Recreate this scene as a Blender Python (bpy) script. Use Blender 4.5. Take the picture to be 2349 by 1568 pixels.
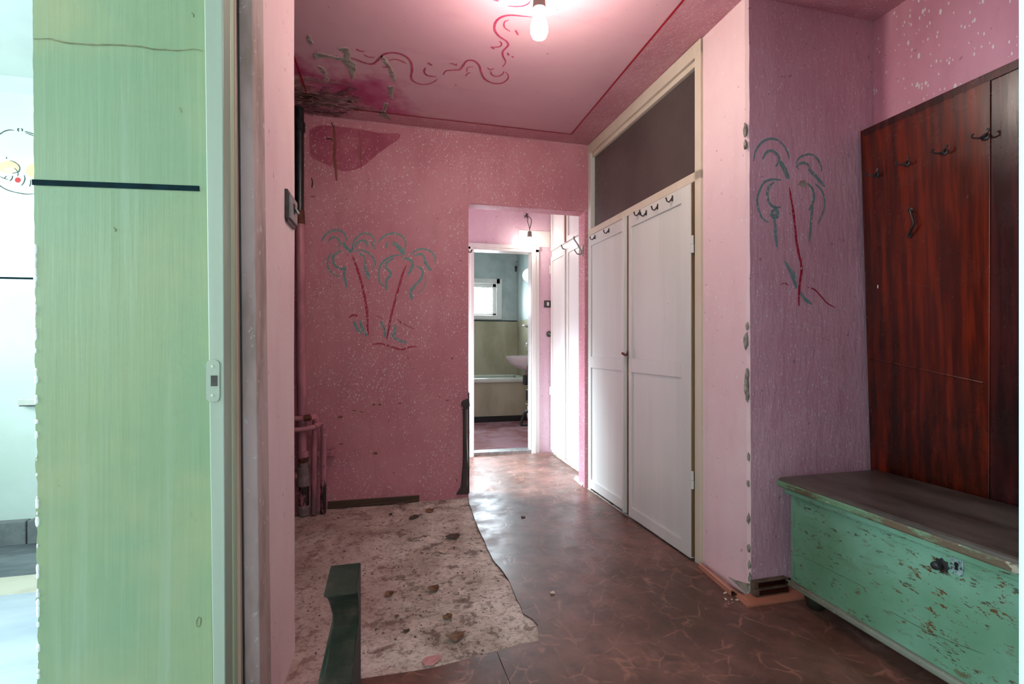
import bpy, bmesh, math, random
from mathutils import Vector, Matrix, noise as mnoise
random.seed(7)
scn = bpy.context.scene
for o in list(bpy.data.objects):
    bpy.data.objects.remove(o)

# ------------------------------------------------------------------ camera
F, CX, CY = 1080.0, 1174.5, 790.0            # focal length and principal point, pixels of the 2349x1568 frame
TH = math.radians(13.9); CT, ST = math.cos(TH), math.sin(TH)
H = 1.05
cam = bpy.data.cameras.new('camera'); co = bpy.data.objects.new('camera', cam)
scn.collection.objects.link(co); scn.camera = co
cam.sensor_width = 36.0; cam.lens = F / 2349 * 36.0
cam.shift_y = (CY - 784) / 2349
cam.clip_start = 0.02
co.location = (0, 0, H); co.rotation_euler = (math.pi / 2, 0, -TH)

# ------------------------------------------------------------------ world, lights, exposure
scn.view_settings.view_transform = 'Standard'; scn.view_settings.look = 'None'
scn.view_settings.gamma = 1.0; scn.view_settings.use_curve_mapping = False
scn.view_settings.exposure = 0.0
w = bpy.data.worlds.new('sky'); scn.world = w; w.use_nodes = True
bg = w.node_tree.nodes['Background']; bg.inputs[0].default_value = (0.86, 0.93, 1.0, 1); bg.inputs[1].default_value = 2.0

def area(name, loc, aim, sx, sy, power, col):
    l = bpy.data.lights.new(name, 'AREA'); l.shape = 'RECTANGLE'; l.size = sx; l.size_y = sy
    l.energy = power; l.color = col
    o = bpy.data.objects.new(name, l); scn.collection.objects.link(o)
    o.location = loc; o.rotation_euler = (Vector(aim) - Vector(loc)).to_track_quat('-Z', 'Y').to_euler()
    return o
COOL = (0.80, 0.91, 1.0)
area('daylight_side_window', (-2.66, 0.90, 1.55), (0, 1.0, 1.1), 0.36, 1.4, 105, (0.66, 0.88, 1.0))
area('daylight_side_window_near', (-2.66, -1.1, 1.6), (1.0, 1.2, 1.2), 1.0, 1.3, 44, COOL)
area('daylight_rear_window', (-0.5, -2.15, 1.55), (-0.5, 0, 1.5), 2.2, 1.4, 4, (0.93, 0.96, 1.0))
area('daylight_far_window', (-2.75, 2.0, 1.6), (0, 2.1, 1.4), 1.3, 1.5, 23, (0.90, 0.98, 0.98))
area('daylight_corridor', (-0.66, 3.92, 1.25), (1.2, 3.72, 0.55), 0.76, 1.8, 18, (0.84, 0.93, 1.0))
beam = area('corridor_floor_beam', (-0.60, 3.90, 2.0), (0.95, 3.80, 0.0), 0.7, 0.4, 40, (0.68, 0.86, 1.0)); beam.data.spread = math.radians(62)  # narrow beam added inside the corridor to whiten its floor
area('daylight_bathroom', (1.3, 7.3, 1.75), (1.3, 5, 1.4), 0.62, 0.58, 140, COOL)
BULB, BULB2, GLOBE = 330.0, 55.0, 10.0

# ------------------------------------------------------------------ pixel helpers: where a ray of the photograph meets a real plane
def ray(u, v):
    a = (u - CX) / F; b = (CY - v) / F
    return Vector((a * CT + ST, -a * ST + CT, b))
O = Vector((0, 0, H))
def atY(u, v, Y): r = ray(u, v); return O + r * (Y / r.y)
def atX(u, v, X): r = ray(u, v); return O + r * (X / r.x)
def atZ(u, v, Z): r = ray(u, v); return O + r * ((Z - H) / r.z)
def atP(u, v, p, n):
    r = ray(u, v); n = Vector(n); return O + r * ((Vector(p) - O).dot(n) / r.dot(n))

# ------------------------------------------------------------------ object helpers
def link(o, parent=None):
    scn.collection.objects.link(o)
    if parent is not None: o.parent = parent
    return o
def tag(o, label=None, cat=None, group=None, kind=None):
    if label: o['label'] = label
    if cat: o['category'] = cat
    if group: o['group'] = group
    if kind: o['kind'] = kind
    return o
def empty(name, loc=(0, 0, 0), rz=0.0):
    o = bpy.data.objects.new(name, None); o.location = loc; o.rotation_euler = (0, 0, rz)
    o.empty_display_size = 0.05
    return link(o)

class MB:
    def __init__(s): s.bm = bmesh.new()
    def box(s, x0, x1, y0, y1, z0, z1):
        v = [s.bm.verts.new(p) for p in [(x0,y0,z0),(x1,y0,z0),(x1,y1,z0),(x0,y1,z0),(x0,y0,z1),(x1,y0,z1),(x1,y1,z1),(x0,y1,z1)]]
        for f in [(0,3,2,1),(4,5,6,7),(0,1,5,4),(1,2,6,5),(2,3,7,6),(3,0,4,7)]: s.bm.faces.new([v[i] for i in f])
        return s
    def prism(s, pts, ext):
        """planar polygon (3d points) extruded along the vector ext"""
        ext = Vector(ext); a = [s.bm.verts.new(p) for p in pts]; b = [s.bm.verts.new(Vector(p) + ext) for p in pts]
        n = len(pts)
        s.bm.faces.new(a); s.bm.faces.new(b[::-1])
        for i in range(n): s.bm.faces.new([a[i], b[i], b[(i+1) % n], a[(i+1) % n]])
        return s
    def tube(s, pts, r, seg=10, cap=True):
        pts = [Vector(p) for p in pts]; n = len(pts)
        rs = r if isinstance(r, (list, tuple)) else [r] * n
        rings = []; up = None
        for i, p in enumerate(pts):
            t = (pts[min(i+1, n-1)] - pts[max(i-1, 0)]).normalized()
            if up is None: up = Vector((0, 0, 1)) if abs(t.z) < .9 else Vector((1, 0, 0))
            x = t.cross(up).normalized(); y = x.cross(t).normalized(); up = y
            rings.append([s.bm.verts.new(p + (x * math.cos(2*math.pi*k/seg) + y * math.sin(2*math.pi*k/seg)) * rs[i]) for k in range(seg)])
        for i in range(n-1):
            for k in range(seg):
                s.bm.faces.new([rings[i][k], rings[i][(k+1) % seg], rings[i+1][(k+1) % seg], rings[i+1][k]])
        if cap:
            s.bm.faces.new(rings[0][::-1]); s.bm.faces.new(rings[-1])
        return s
    def lathe(s, prof, c, seg=24, axis='z'):
        """profile [(radius, height)...] around the axis through c"""
        c = Vector(c); rings = []
        for r, h in prof:
            ring = []
            for k in range(seg):
                t = 2*math.pi*k/seg; a, b = r*math.cos(t), r*math.sin(t)
                ring.append(s.bm.verts.new(c + Vector({'z': (a, b, h), 'x': (h, a, b), 'y': (b, h, a)}[axis])))
            rings.append(ring)
        for i in range(len(rings)-1):
            for k in range(seg):
                s.bm.faces.new([rings[i][k], rings[i][(k+1) % seg], rings[i+1][(k+1) % seg], rings[i+1][k]])
        s.bm.faces.new(rings[0][::-1]); s.bm.faces.new(rings[-1])
        return s
    def ribbon(s, pts, w, n, lift=0.001, even=False):
        """flat brush stroke lying on a surface of normal n"""
        n = Vector(n).normalized(); m = len(pts)
        top = []
        for i, p in enumerate(pts):
            t = (pts[min(i+1, m-1)] - pts[max(i-1, 0)]).normalized(); sd = n.cross(t).normalized()
            f = i / (m-1); ww = w * (0.45 + 0.55 * min(1, 5*f, 5*(1-f))) * (0.88 + 0.24*mnoise.noise(p*90))
            if even: ww = w
            q = p + n*lift
            top.append((s.bm.verts.new(q + sd*ww/2), s.bm.verts.new(q - sd*ww/2)))
        for i in range(m-1):
            f = s.bm.faces.new([top[i][0], top[i][1], top[i+1][1], top[i+1][0]])
        return s
    def poly(s, pts):
        s.bm.faces.new([s.bm.verts.new(p) for p in pts]); return s
    def build(s, name, mat, parent=None, bevel=0.0, smooth=False, seg=2, normals=True):
        if normals: bmesh.ops.recalc_face_normals(s.bm, faces=s.bm.faces)
        me = bpy.data.meshes.new(name); s.bm.to_mesh(me); s.bm.free()
        me.materials.append(mat)
        if smooth:
            for p in me.polygons: p.use_smooth = True
        o = bpy.data.objects.new(name, me)
        if bevel:
            b = o.modifiers.new('bevel', 'BEVEL'); b.width = bevel; b.segments = seg; b.limit_method = 'ANGLE'; b.angle_limit = 0.6
            b.harden_normals = False
        if smooth:
            try: me.set_sharp_from_angle(angle=math.radians(42))
            except Exception: pass
        return link(o, parent)

def crom(pts, step=8):
    """Catmull-Rom samples through 2d points"""
    out = []; n = len(pts)
    for i in range(n-1):
        p0, p1, p2, p3 = pts[max(i-1, 0)], pts[i], pts[i+1], pts[min(i+2, n-1)]
        for k in range(step):
            t = k/step
            out.append(tuple(0.5*((2*p1[j]) + (-p0[j]+p2[j])*t + (2*p0[j]-5*p1[j]+4*p2[j]-p3[j])*t*t + (-p0[j]+3*p1[j]-3*p2[j]+p3[j])*t**3) for j in (0, 1)))
    out.append(tuple(pts[-1])); return out

# ------------------------------------------------------------------ materials
def lin(r, g, b):
    f = lambda c: (c/255/12.92) if c <= 10 else ((c/255+0.055)/1.055)**2.4
    return (f(r), f(g), f(b), 1)
class NT:
    def __init__(s, name):
        s.m = bpy.data.materials.new(name); s.m.use_nodes = True; s.t = s.m.node_tree
        s.b = s.t.nodes['Principled BSDF']; s._c = None
    def n(s, t, **k):
        x = s.t.nodes.new(t)
        for a, v in k.items(): setattr(x, a, v)
        return x
    def l(s, a, b): s.t.links.new(a, b)
    def put(s, sock, v):
        if hasattr(v, 'is_linked'): s.l(v, sock)
        else: sock.default_value = v
    def co(s, scale=(1, 1, 1), rot=(0, 0, 0), loc=(0, 0, 0)):
        if s._c is None: s._c = s.n('ShaderNodeTexCoord').outputs['Object']
        mp = s.n('ShaderNodeMapping'); s.l(s._c, mp.inputs[0])
        mp.inputs['Scale'].default_value = scale; mp.inputs['Rotation'].default_value = rot; mp.inputs['Location'].default_value = loc
        return mp.outputs[0]
    def noise(s, scale, detail=3, rough=0.55, vec=None, dist=0.0, out='Fac'):
        x = s.n('ShaderNodeTexNoise'); s.l(vec or s.co(), x.inputs['Vector'])
        x.inputs['Scale'].default_value = scale; x.inputs['Detail'].default_value = detail; x.inputs['Roughness'].default_value = rough; x.inputs['Distortion'].default_value = dist
        return x.outputs[out]
    def vor(s, scale, vec=None, feature='F1', out='Distance', rnd=1.0):
        x = s.n('ShaderNodeTexVoronoi', feature=feature); s.l(vec or s.co(), x.inputs['Vector'])
        x.inputs['Scale'].default_value = scale; x.inputs['Randomness'].default_value = rnd
        return x.outputs[out]
    def step(s, v, a, b, lo=0.0, hi=1.0):
        x = s.n('ShaderNodeMapRange', interpolation_type='SMOOTHSTEP'); s.put(x.inputs[0], v)
        for i, q in enumerate((a, b, lo, hi)): x.inputs[1+i].default_value = q
        return x.outputs[0]
    def math(s, op, a, b=0.0):
        x = s.n('ShaderNodeMath', operation=op); s.put(x.inputs[0], a); s.put(x.inputs[1], b); return x.outputs[0]
    def mix(s, f, a, b, blend='MIX'):
        x = s.n('ShaderNodeMix', data_type='RGBA', blend_type=blend)
        s.put(x.inputs[0], f); s.put(x.inputs[6], a); s.put(x.inputs[7], b); return x.outputs[2]
    def xyz(s):
        if s._c is None: s.co()
        x = s.n('ShaderNodeSeparateXYZ'); s.l(s._c, x.inputs[0]); return x.outputs
    def bump(s, h, strength=0.3, dist=0.004):
        x = s.n('ShaderNodeBump'); x.inputs['Strength'].default_value = strength; x.inputs['Distance'].default_value = dist
        s.l(h, x.inputs['Height']); s.l(x.outputs[0], s.b.inputs['Normal'])
    def done(s, col, rough=0.6, metal=0.0, spec=None):
        s.put(s.b.inputs['Base Color'], col); s.put(s.b.inputs['Roughness'], rough); s.b.inputs['Metallic'].default_value = metal
        if spec is not None: s.b.inputs['Specular IOR Level'].default_value = spec
        return s.m

def flecks(t, scale=1.0, amount=0.42, rot=(0.25, 0.5, 0.15)):
    """small whitish flecks where the pink wash has flaked off"""
    dens = t.noise(2.3, 4, 0.6)
    thr = t.step(dens, 0.30, 0.66, 0.05, amount*1.5)
    out = None
    for sc, sx, rr in ((150*scale, .40, rot), (96*scale, .42, (.5, -.3, .4))):
        x = t.n('ShaderNodeTexVoronoi'); t.l(t.co(scale=(1, 1, sx), rot=rr), x.inputs['Vector']); x.inputs['Scale'].default_value = sc
        sep = t.n('ShaderNodeSeparateColor'); t.l(x.outputs['Color'], sep.inputs[0])
        on = t.math('LESS_THAN', sep.outputs[0], thr if sc > 120*scale else t.math('MULTIPLY', thr, .55))
        size = t.math('ADD', t.math('MULTIPLY', sep.outputs[1], 0.20), 0.10)
        b = t.math('MULTIPLY', on, t.math('LESS_THAN', x.outputs['Distance'], size))
        out = b if out is None else t.math('MAXIMUM', out, b)
    return out

def plaster(name, base, dark, fleck=0.42, fscale=1.0, fcol=(0.80, 0.70, 0.68, 1), rough=0.55, rel=0.35, vstretch=0.5):
    t = NT(name)
    c = t.mix(t.step(t.noise(1.6, 5, 0.6), 0.35, 0.7), dark, base)
    c = t.mix(t.step(t.noise(9, 4, 0.6, vec=t.co(scale=(1, 1, 0.25))), 0.45, 0.75, 0, 0.35), c, t.mix(0.5, dark, base, 'MULTIPLY'))
    # thin grime specks
    g = t.step(t.noise(38, 2, 0.5), 0.70, 0.76, 0, 0.45)
    c = t.mix(g, c, (0.12, 0.06, 0.06, 1))
    if fleck:
        c = t.mix(t.math('MULTIPLY', flecks(t, fscale, fleck), 0.92), c, fcol)
    h = t.math('ADD', t.noise(42, 4, 0.6, vec=t.co(scale=(1, 1, vstretch))), t.math('MULTIPLY', t.noise(6, 3, 0.5), 1.5))
    t.bump(h, rel, 0.006)
    return t.done(c, rough, spec=0.35)

PINK, PINKD = lin(205, 130, 146), lin(186, 106, 124)
PALE, PALED = lin(222, 168, 176), lin(208, 150, 162)
M = {}
M['pink_back'] = plaster('pink_wall', lin(206, 142, 152), lin(192, 124, 136), 0.6, 1)
M['pink_pale'] = plaster('pale_pink_wall', lin(232, 202, 203), lin(226, 190, 194), 0.10, 1, rel=0.3)
M['pink_pier'] = plaster('pink_relief_wall', lin(212, 172, 186), lin(198, 154, 168), 0.55, 1, fcol=(0.70, 0.62, 0.64, 1), rough=0.36, rel=0.8, vstretch=0.35)
M['pink_right'] = plaster('pink_flecked_wall', lin(206, 146, 162), lin(194, 130, 148), 0.5, .6, fcol=(0.76, 0.72, 0.74, 1))
M['mauve'] = plaster('mauve_wall', lin(226, 198, 208), lin(218, 184, 198), 0.45, .9)
M['ceil_band'] = plaster('ceiling_band', lin(208, 152, 162), lin(192, 130, 142), 0.5, 1, rel=0.6)

def ceiling_mat():
    t = NT('pink_ceiling')
    c = t.mix(t.step(t.noise(1.2, 4, 0.6), 0.3, 0.7), lin(208, 156, 168), lin(216, 168, 176))
    c = t.mix(t.step(t.noise(7, 4, 0.6, vec=t.co(scale=(0.4, 1, 1), rot=(0, 0, 0.6))), 0.55, 0.8, 0, 0.3), c, lin(190, 120, 140))
    # water damage in the far left corner of the ceiling: damp magenta, then peeled grey-brown
    x, y, z = t.xyz()
    d = t.math('SQRT', t.math('ADD', t.math('POWER', t.math('ADD', x, 0.62), 2.0), t.math('POWER', t.math('MULTIPLY', t.math('SUBTRACT', y, 3.32), 1.15), 2.0)))
    dn = t.math('ADD', d, t.math('MULTIPLY', t.math('SUBTRACT', t.noise(3.2, 5, 0.65), 0.5), 1.0))
    damp = t.step(dn, 1.0, 0.72)
    c = t.mix(damp, c, t.mix(t.step(t.noise(6, 4, 0.6), 0.35, 0.65), lin(176, 70, 110), lin(196, 104, 138)))
    pn = t.math('ADD', d, t.math('MULTIPLY', t.math('SUBTRACT', t.noise(5, 6, 0.7, vec=t.co(scale=(0.6, 1.6, 1))), 0.5), 0.9))
    peel = t.step(pn, 0.66, 0.50)
    grey = t.mix(t.step(t.noise(14, 5, 0.7, vec=t.co(scale=(0.5, 1.6, 1))), 0.4, 0.62), lin(128, 104, 96), lin(200, 156, 156))
    c = t.mix(peel, c, grey)
    g = t.step(t.noise(30, 2, 0.5), 0.74, 0.78, 0, 0.5)
    c = t.mix(g, c, (0.14, 0.07, 0.07, 1))
    h = t.math('ADD', t.math('MULTIPLY', t.noise(16, 3, 0.6), 0.25), t.math('MULTIPLY', peel, t.math('MULTIPLY', t.noise(16, 6, 0.75, vec=t.co(scale=(0.5, 1.6, 1))), 5.0)))
    t.bump(h, 0.5, 0.008)
    return t.done(c, 0.5, spec=0.35)
M['ceiling'] = ceiling_mat()

def damp_mat():
    t = NT('damp_crimson_stain')
    c = t.mix(t.step(t.noise(5, 5, 0.65), 0.35, 0.7), lin(158, 68, 92), lin(178, 96, 114))
    c = t.mix(flecks(t, 1, 0.5), c, (0.6, 0.45, 0.46, 1))
    t.bump(t.noise(42, 4, 0.6), 0.3, 0.005); return t.done(c, 0.5)
M['damp'] = damp_mat()

def green_mat():
    t = NT('green_painted_wall')
    c = t.mix(t.step(t.noise(2.2, 4, 0.6), 0.35, 0.68), lin(118, 142, 106), lin(132, 146, 104))
    c = t.mix(t.step(t.noise(3, 3, 0.6, vec=t.co(loc=(3, 1, 7))), 0.5, 0.75, 0, 0.6), c, lin(152, 152, 110))
    c = t.mix(t.step(t.noise(34, 3, 0.6, vec=t.co(scale=(1, 1, 0.03))), 0.5, 0.75, 0, 0.4), c, lin(146, 162, 136))
    x, y, z = t.xyz()
    c = t.mix(t.step(t.noise(40, 3, 0.6, vec=t.co(scale=(1, 1, 0.5))), 0.72, 0.78, 0, 0.35), c, lin(120, 120, 80))
    t.bump(t.noise(60, 3, 0.6, vec=t.co(scale=(1, 1, 0.04))), 0.18, 0.003)
    return t.done(c, 0.42)
M['green'] = green_mat()

def simple(name, a, b=None, rough=0.5, metal=0.0, scale=8, bump=0.0, stretch=(1, 1, 1), spots=None, spec=None, bscale=None, lo=.38, hi=.66):
    t = NT(name); c = a
    if b: c = t.mix(t.step(t.noise(scale, 4, 0.6, vec=t.co(scale=stretch)), lo, hi), a, b)
    if spots: c = t.mix(t.step(t.noise(scale*4, 4, 0.65), spots[0], spots[0]+0.06), c, spots[1])
    if bump: t.bump(t.noise(bscale or scale*3, 4, 0.6, vec=t.co(scale=stretch)), bump, 0.004)
    return t.done(c, rough, metal, spec)
M['jamb_green'] = simple('pale_green_wood', lin(144, 154, 132), lin(160, 168, 150), 0.4, scale=6, stretch=(1, 1, .06), bump=.1, spots=(.74, lin(110, 112, 90)))
M['jamb_green2'] = simple('sage_green_wood', lin(178, 190, 156), lin(194, 202, 172), 0.45, scale=6, stretch=(1, 1, .06), bump=.1, spots=(.72, lin(90, 84, 62)))
M['jamb_pink'] = simple('pinkish_brown_jamb', lin(206, 172, 152), lin(184, 148, 130), 0.6, scale=7, stretch=(1, 1, .1), bump=.2)
M['jamb_grey'] = simple('grey_brown_plaster', lin(188, 162, 158), lin(150, 126, 118), 0.8, scale=9, stretch=(1, 1, .35), bump=.6, spots=(.62, lin(204, 188, 188)))
M['mint'] = simple('pale_mint_wall', lin(216, 232, 220), lin(224, 238, 230), 0.6, scale=3, bump=.1)
M['white_ceil'] = simple('white_cove', lin(206, 220, 216), lin(214, 228, 224), 0.7, scale=2)
M['white_wood'] = simple('white_painted_wood', lin(206, 204, 197), lin(216, 213, 206), 0.34, scale=5, stretch=(1, 1, .08), bump=.25, bscale=40, spots=(.735, lin(150, 134, 124)))
M['cream_wood'] = simple('cream_painted_wood', lin(204, 190, 168), lin(212, 200, 182), 0.38, scale=5, stretch=(1, .2, .2), bump=.12, spots=(.73, lin(132, 112, 92)))
M['brown_gap'] = simple('brown_bare_edge', lin(120, 92, 62), lin(150, 122, 90), 0.7, scale=10, stretch=(1, 1, .1), bump=.2)
M['white_paint'] = simple('white_gloss_paint', lin(226, 222, 216), lin(232, 228, 224), 0.35, scale=5, stretch=(1, 1, .1), bump=.08, spots=(.73, lin(170, 150, 130)))
M['black'] = simple('black_paint', (0.008, 0.008, 0.010, 1), (0.02, 0.02, 0.022, 1), 0.35, scale=20)
M['blackplastic'] = simple('black_plastic', (0.012, 0.012, 0.013, 1), None, 0.4)
M['iron'] = simple('dark_iron', (0.03, 0.028, 0.027, 1), (0.07, 0.06, 0.055, 1), 0.45, 0.6, scale=30)
M['chrome'] = simple('chrome', (0.75, 0.77, 0.78, 1), None, 0.15, 1.0)
M['steel'] = simple('dull_steel', (0.45, 0.45, 0.44, 1), (0.3, 0.29, 0.28, 1), 0.35, 0.8, scale=30)
M['bakelite'] = simple('brown_bakelite', (0.035, 0.026, 0.022, 1), (0.06, 0.05, 0.045, 1), 0.3, scale=20)
M['grey_switch'] = simple('grey_switch_face', (0.22, 0.19, 0.19, 1), (0.28, 0.25, 0.25, 1), 0.3, scale=30)
M['socket'] = simple('grey_lamp_socket', lin(132, 120, 108), lin(112, 100, 90), 0.4, scale=20)
M['wire'] = simple('dark_wire', (0.03, 0.02, 0.018, 1), None, 0.5)
M['navy'] = simple('dark_teal_line', lin(8, 28, 32), lin(12, 38, 42), 0.85, scale=30, spots=(.75, lin(90, 130, 120)), spec=.1)
M['crack'] = simple('crack_shadow', lin(96, 98, 66), lin(130, 128, 92), 0.9, scale=30)
M['ink'] = simple('dark_ink_line', lin(40, 66, 66), None, 0.6)
M['yellow'] = simple('pale_yellow_paint', lin(240, 226, 160), lin(238, 218, 168), 0.6, scale=20)
M['peach'] = simple('peach_paint', lin(240, 196, 184), None, 0.6)
M['cherry'] = simple('red_paint', lin(206, 36, 44), None, 0.5)
M['bare_plaster'] = simple('bare_grey_plaster', lin(166, 160, 146), lin(128, 120, 108), 0.9, scale=40, bump=.7, bscale=90)
M['paint_rim'] = simple('pale_torn_paint', lin(214, 184, 182), lin(196, 160, 162), .8, scale=30, bump=.4)
M['copper'] = simple('salmon_plastic', lin(172, 112, 90), lin(182, 122, 98), 0.32, scale=10, stretch=(1, .2, 1))
M['brownwood'] = simple('brown_skirting', lin(78, 58, 40), lin(54, 38, 28), 0.5, scale=8, stretch=(.2, 1, 1), bump=.3)
M['darkred_wood'] = simple('dark_red_brown_wood', lin(58, 18, 10), lin(30, 8, 6), 0.3, scale=9, stretch=(.15, 1, 1), bump=.2)
M['dustwood'] = simple('dusty_brown_wood', lin(96, 78, 62), lin(70, 54, 42), 0.8, scale=14, bump=.3)
M['greyfilm'] = simple('grey_crumpled_plastic', lin(84, 76, 72), lin(66, 60, 58), 0.35, scale=6, stretch=(1, 1, .2), bump=.5)
M['redfilm'] = simple('red_print', lin(205, 20, 30), None, 0.4)
M['whitefilm'] = simple('white_print', lin(215, 205, 200), None, 0.5)
M['enamel'] = simple('white_enamel', lin(222, 224, 216), lin(206, 212, 200), 0.15, scale=4)
M['ceramic'] = simple('grey_white_ceramic', lin(206, 204, 200), lin(190, 186, 182), 0.12, scale=5)
M['teal_grey'] = simple('grey_teal_wall', lin(190, 200, 196), lin(166, 178, 176), 0.6, scale=3, bump=.2, spots=(.72, lin(90, 104, 100)))
M['khaki'] = simple('khaki_wall', lin(190, 182, 158), lin(166, 158, 132), 0.4, scale=3, stretch=(1, 1, .4), bump=.2, spots=(.72, lin(90, 84, 60)))
M['bathfloor'] = simple('glossy_mauve_brown_floor', lin(206, 160, 176), lin(170, 108, 112), 0.22, scale=3, bump=.3, bscale=7)
M['greyblock'] = simple('grey_skirting_block', lin(136, 140, 142), lin(112, 116, 118), 0.8, scale=9, bump=.6)
M['greyrough'] = simple('grey_rough_floor', lin(104, 110, 114), lin(140, 146, 150), 0.85, scale=5, stretch=(.4, 1.6, 1), bump=.7)
M['whitefloor'] = simple('worn_pale_blue_floor', lin(206, 216, 224), lin(186, 198, 210), 0.5, scale=3, stretch=(.6, 1.4, 1), bump=.2)
M['creamstrip'] = simple('cream_threshold', lin(226, 220, 200), lin(214, 206, 184), 0.5, scale=6)
M['pale_blue'] = simple('pale_blue_paint', lin(198, 214, 220), lin(206, 222, 226), 0.5, scale=4, stretch=(1, 1, .1))
M['door_white'] = M['white_paint']

def stroke_mat(name, col, dens=0.6):
    t = NT(name)
    c = t.mix(t.step(t.noise(60, 3, 0.6), 0.4, 0.7), col, tuple(x*0.75 for x in col[:3]) + (1,))
    c = t.mix(t.step(t.noise(95, 2, 0.5, vec=t.co(scale=(1, 1, .7))), 0.60, 0.68, 0, 0.8), c, (0.42, 0.28, 0.30, 1))
    c = t.mix(flecks(t, 1, dens), c, (0.62, 0.55, 0.54, 1))
    return t.done(c, 0.55)
M['palm_green'] = stroke_mat('grey_green_brush', lin(112, 148, 146))
M['palm_red'] = stroke_mat('crimson_brush', lin(168, 28, 66))
def ceil_stroke():
    t = NT('rose_brush'); c = t.mix(t.step(t.noise(20, 3, 0.6), 0.35, 0.7), lin(176, 50, 86), lin(196, 82, 108)); return t.done(c, 0.5)
M['orn'] = ceil_stroke()
M['redline'] = simple('dark_red_line', lin(176, 14, 34), lin(160, 10, 30), 0.4, scale=20)

def lino_mat():
    t = NT('red_brown_linoleum')
    c = t.mix(t.step(t.noise(2.1, 5, 0.65), 0.34, 0.68), lin(84, 58, 47), lin(126, 88, 76))
    c = t.mix(t.step(t.noise(11, 4, 0.7), 0.45, 0.72, 0, 0.55), c, lin(70, 52, 44))
    wv = t.n('ShaderNodeVectorMath', operation='ADD')
    nz = t.noise(3.2, 3, 0.5, out='Color'); sc = t.n('ShaderNodeVectorMath', operation='SCALE'); t.l(nz, sc.inputs[0]); sc.inputs['Scale'].default_value = 0.24
    t.l(t.co(), wv.inputs[0]); t.l(sc.outputs[0], wv.inputs[1])
    e = t.vor(8.5, vec=wv.outputs[0], feature='DISTANCE_TO_EDGE')
    e2 = t.vor(5.3, vec=wv.outputs[0], feature='DISTANCE_TO_EDGE')
    vein = t.math('MULTIPLY', t.step(e, 0.045, 0.0), t.step(t.noise(9, 4, 0.7), 0.44, 0.64))
    vein2 = t.math('MULTIPLY', t.step(e2, 0.035, 0.0), t.step(t.noise(8, 4, 0.7, vec=t.co(loc=(9, 4, 2))), 0.46, 0.66))
    v = t.math('MAXIMUM', vein, vein2)
    c = t.mix(t.math('MULTIPLY', v, 0.5), c, lin(176, 124, 104))
    # pale scuffs and dirt
    c = t.mix(t.step(t.noise(5, 6, 0.7, vec=t.co(scale=(1.6, .5, 1), rot=(0, 0, .25))), 0.60, 0.74, 0, 0.35), c, lin(170, 140, 136))
    c = t.mix(t.step(t.noise(60, 2, 0.5), 0.74, 0.78, 0, 0.5), c, lin(30, 22, 20))
    t.bump(t.math('ADD', t.noise(22, 4, 0.6), t.math('MULTIPLY', v, -0.4)), 0.16, 0.004)
    return t.done(c, t.step(t.noise(7, 4, 0.6), 0.35, 0.7, 0.30, 0.50), spec=0.5)
M['lino'] = lino_mat()

def concrete_mat():
    t = NT('bare_dirty_concrete')
    c = t.mix(t.step(t.noise(3.4, 6, 0.68), 0.34, 0.64), lin(232, 220, 208), lin(184, 168, 154))
    c = t.mix(t.step(t.noise(9, 6, 0.72, vec=t.co(loc=(2, 5, 0))), 0.54, 0.62, 0, 0.75), c, lin(104, 86, 76))
    c = t.mix(t.step(t.noise(24, 5, 0.7), 0.60, 0.66, 0, 0.7), c, lin(70, 58, 50))
    c = t.mix(t.step(t.noise(14, 5, 0.7, vec=t.co(loc=(7, 1, 3))), 0.60, 0.68, 0, 0.8), c, lin(216, 200, 190))
    c = t.mix(t.step(t.noise(70, 4, 0.7, vec=t.co(scale=(.7, 1.2, 1))), 0.48, 0.62, 0, .45), c, lin(120, 100, 88))
    c = t.mix(t.step(t.noise(18, 6, 0.75, vec=t.co(loc=(1, 9, 4))), 0.57, 0.60, 0, .55), c, lin(110, 88, 74))
    x, y, z = t.xyz()
    left = t.step(t.math('ADD', x, t.math('MULTIPLY', t.noise(4, 4, 0.6), 0.5)), 0.42, 0.05)
    c = t.mix(t.math('MULTIPLY', left, 0.35), c, lin(178, 132, 132))
    h = t.math('ADD', t.noise(9, 7, 0.72), t.math('MULTIPLY', t.noise(40, 5, 0.7), 0.5))
    t.bump(h, 0.8, 0.010)
    return t.done(c, 0.85, spec=0.2)
M['concrete'] = concrete_mat()

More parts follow.
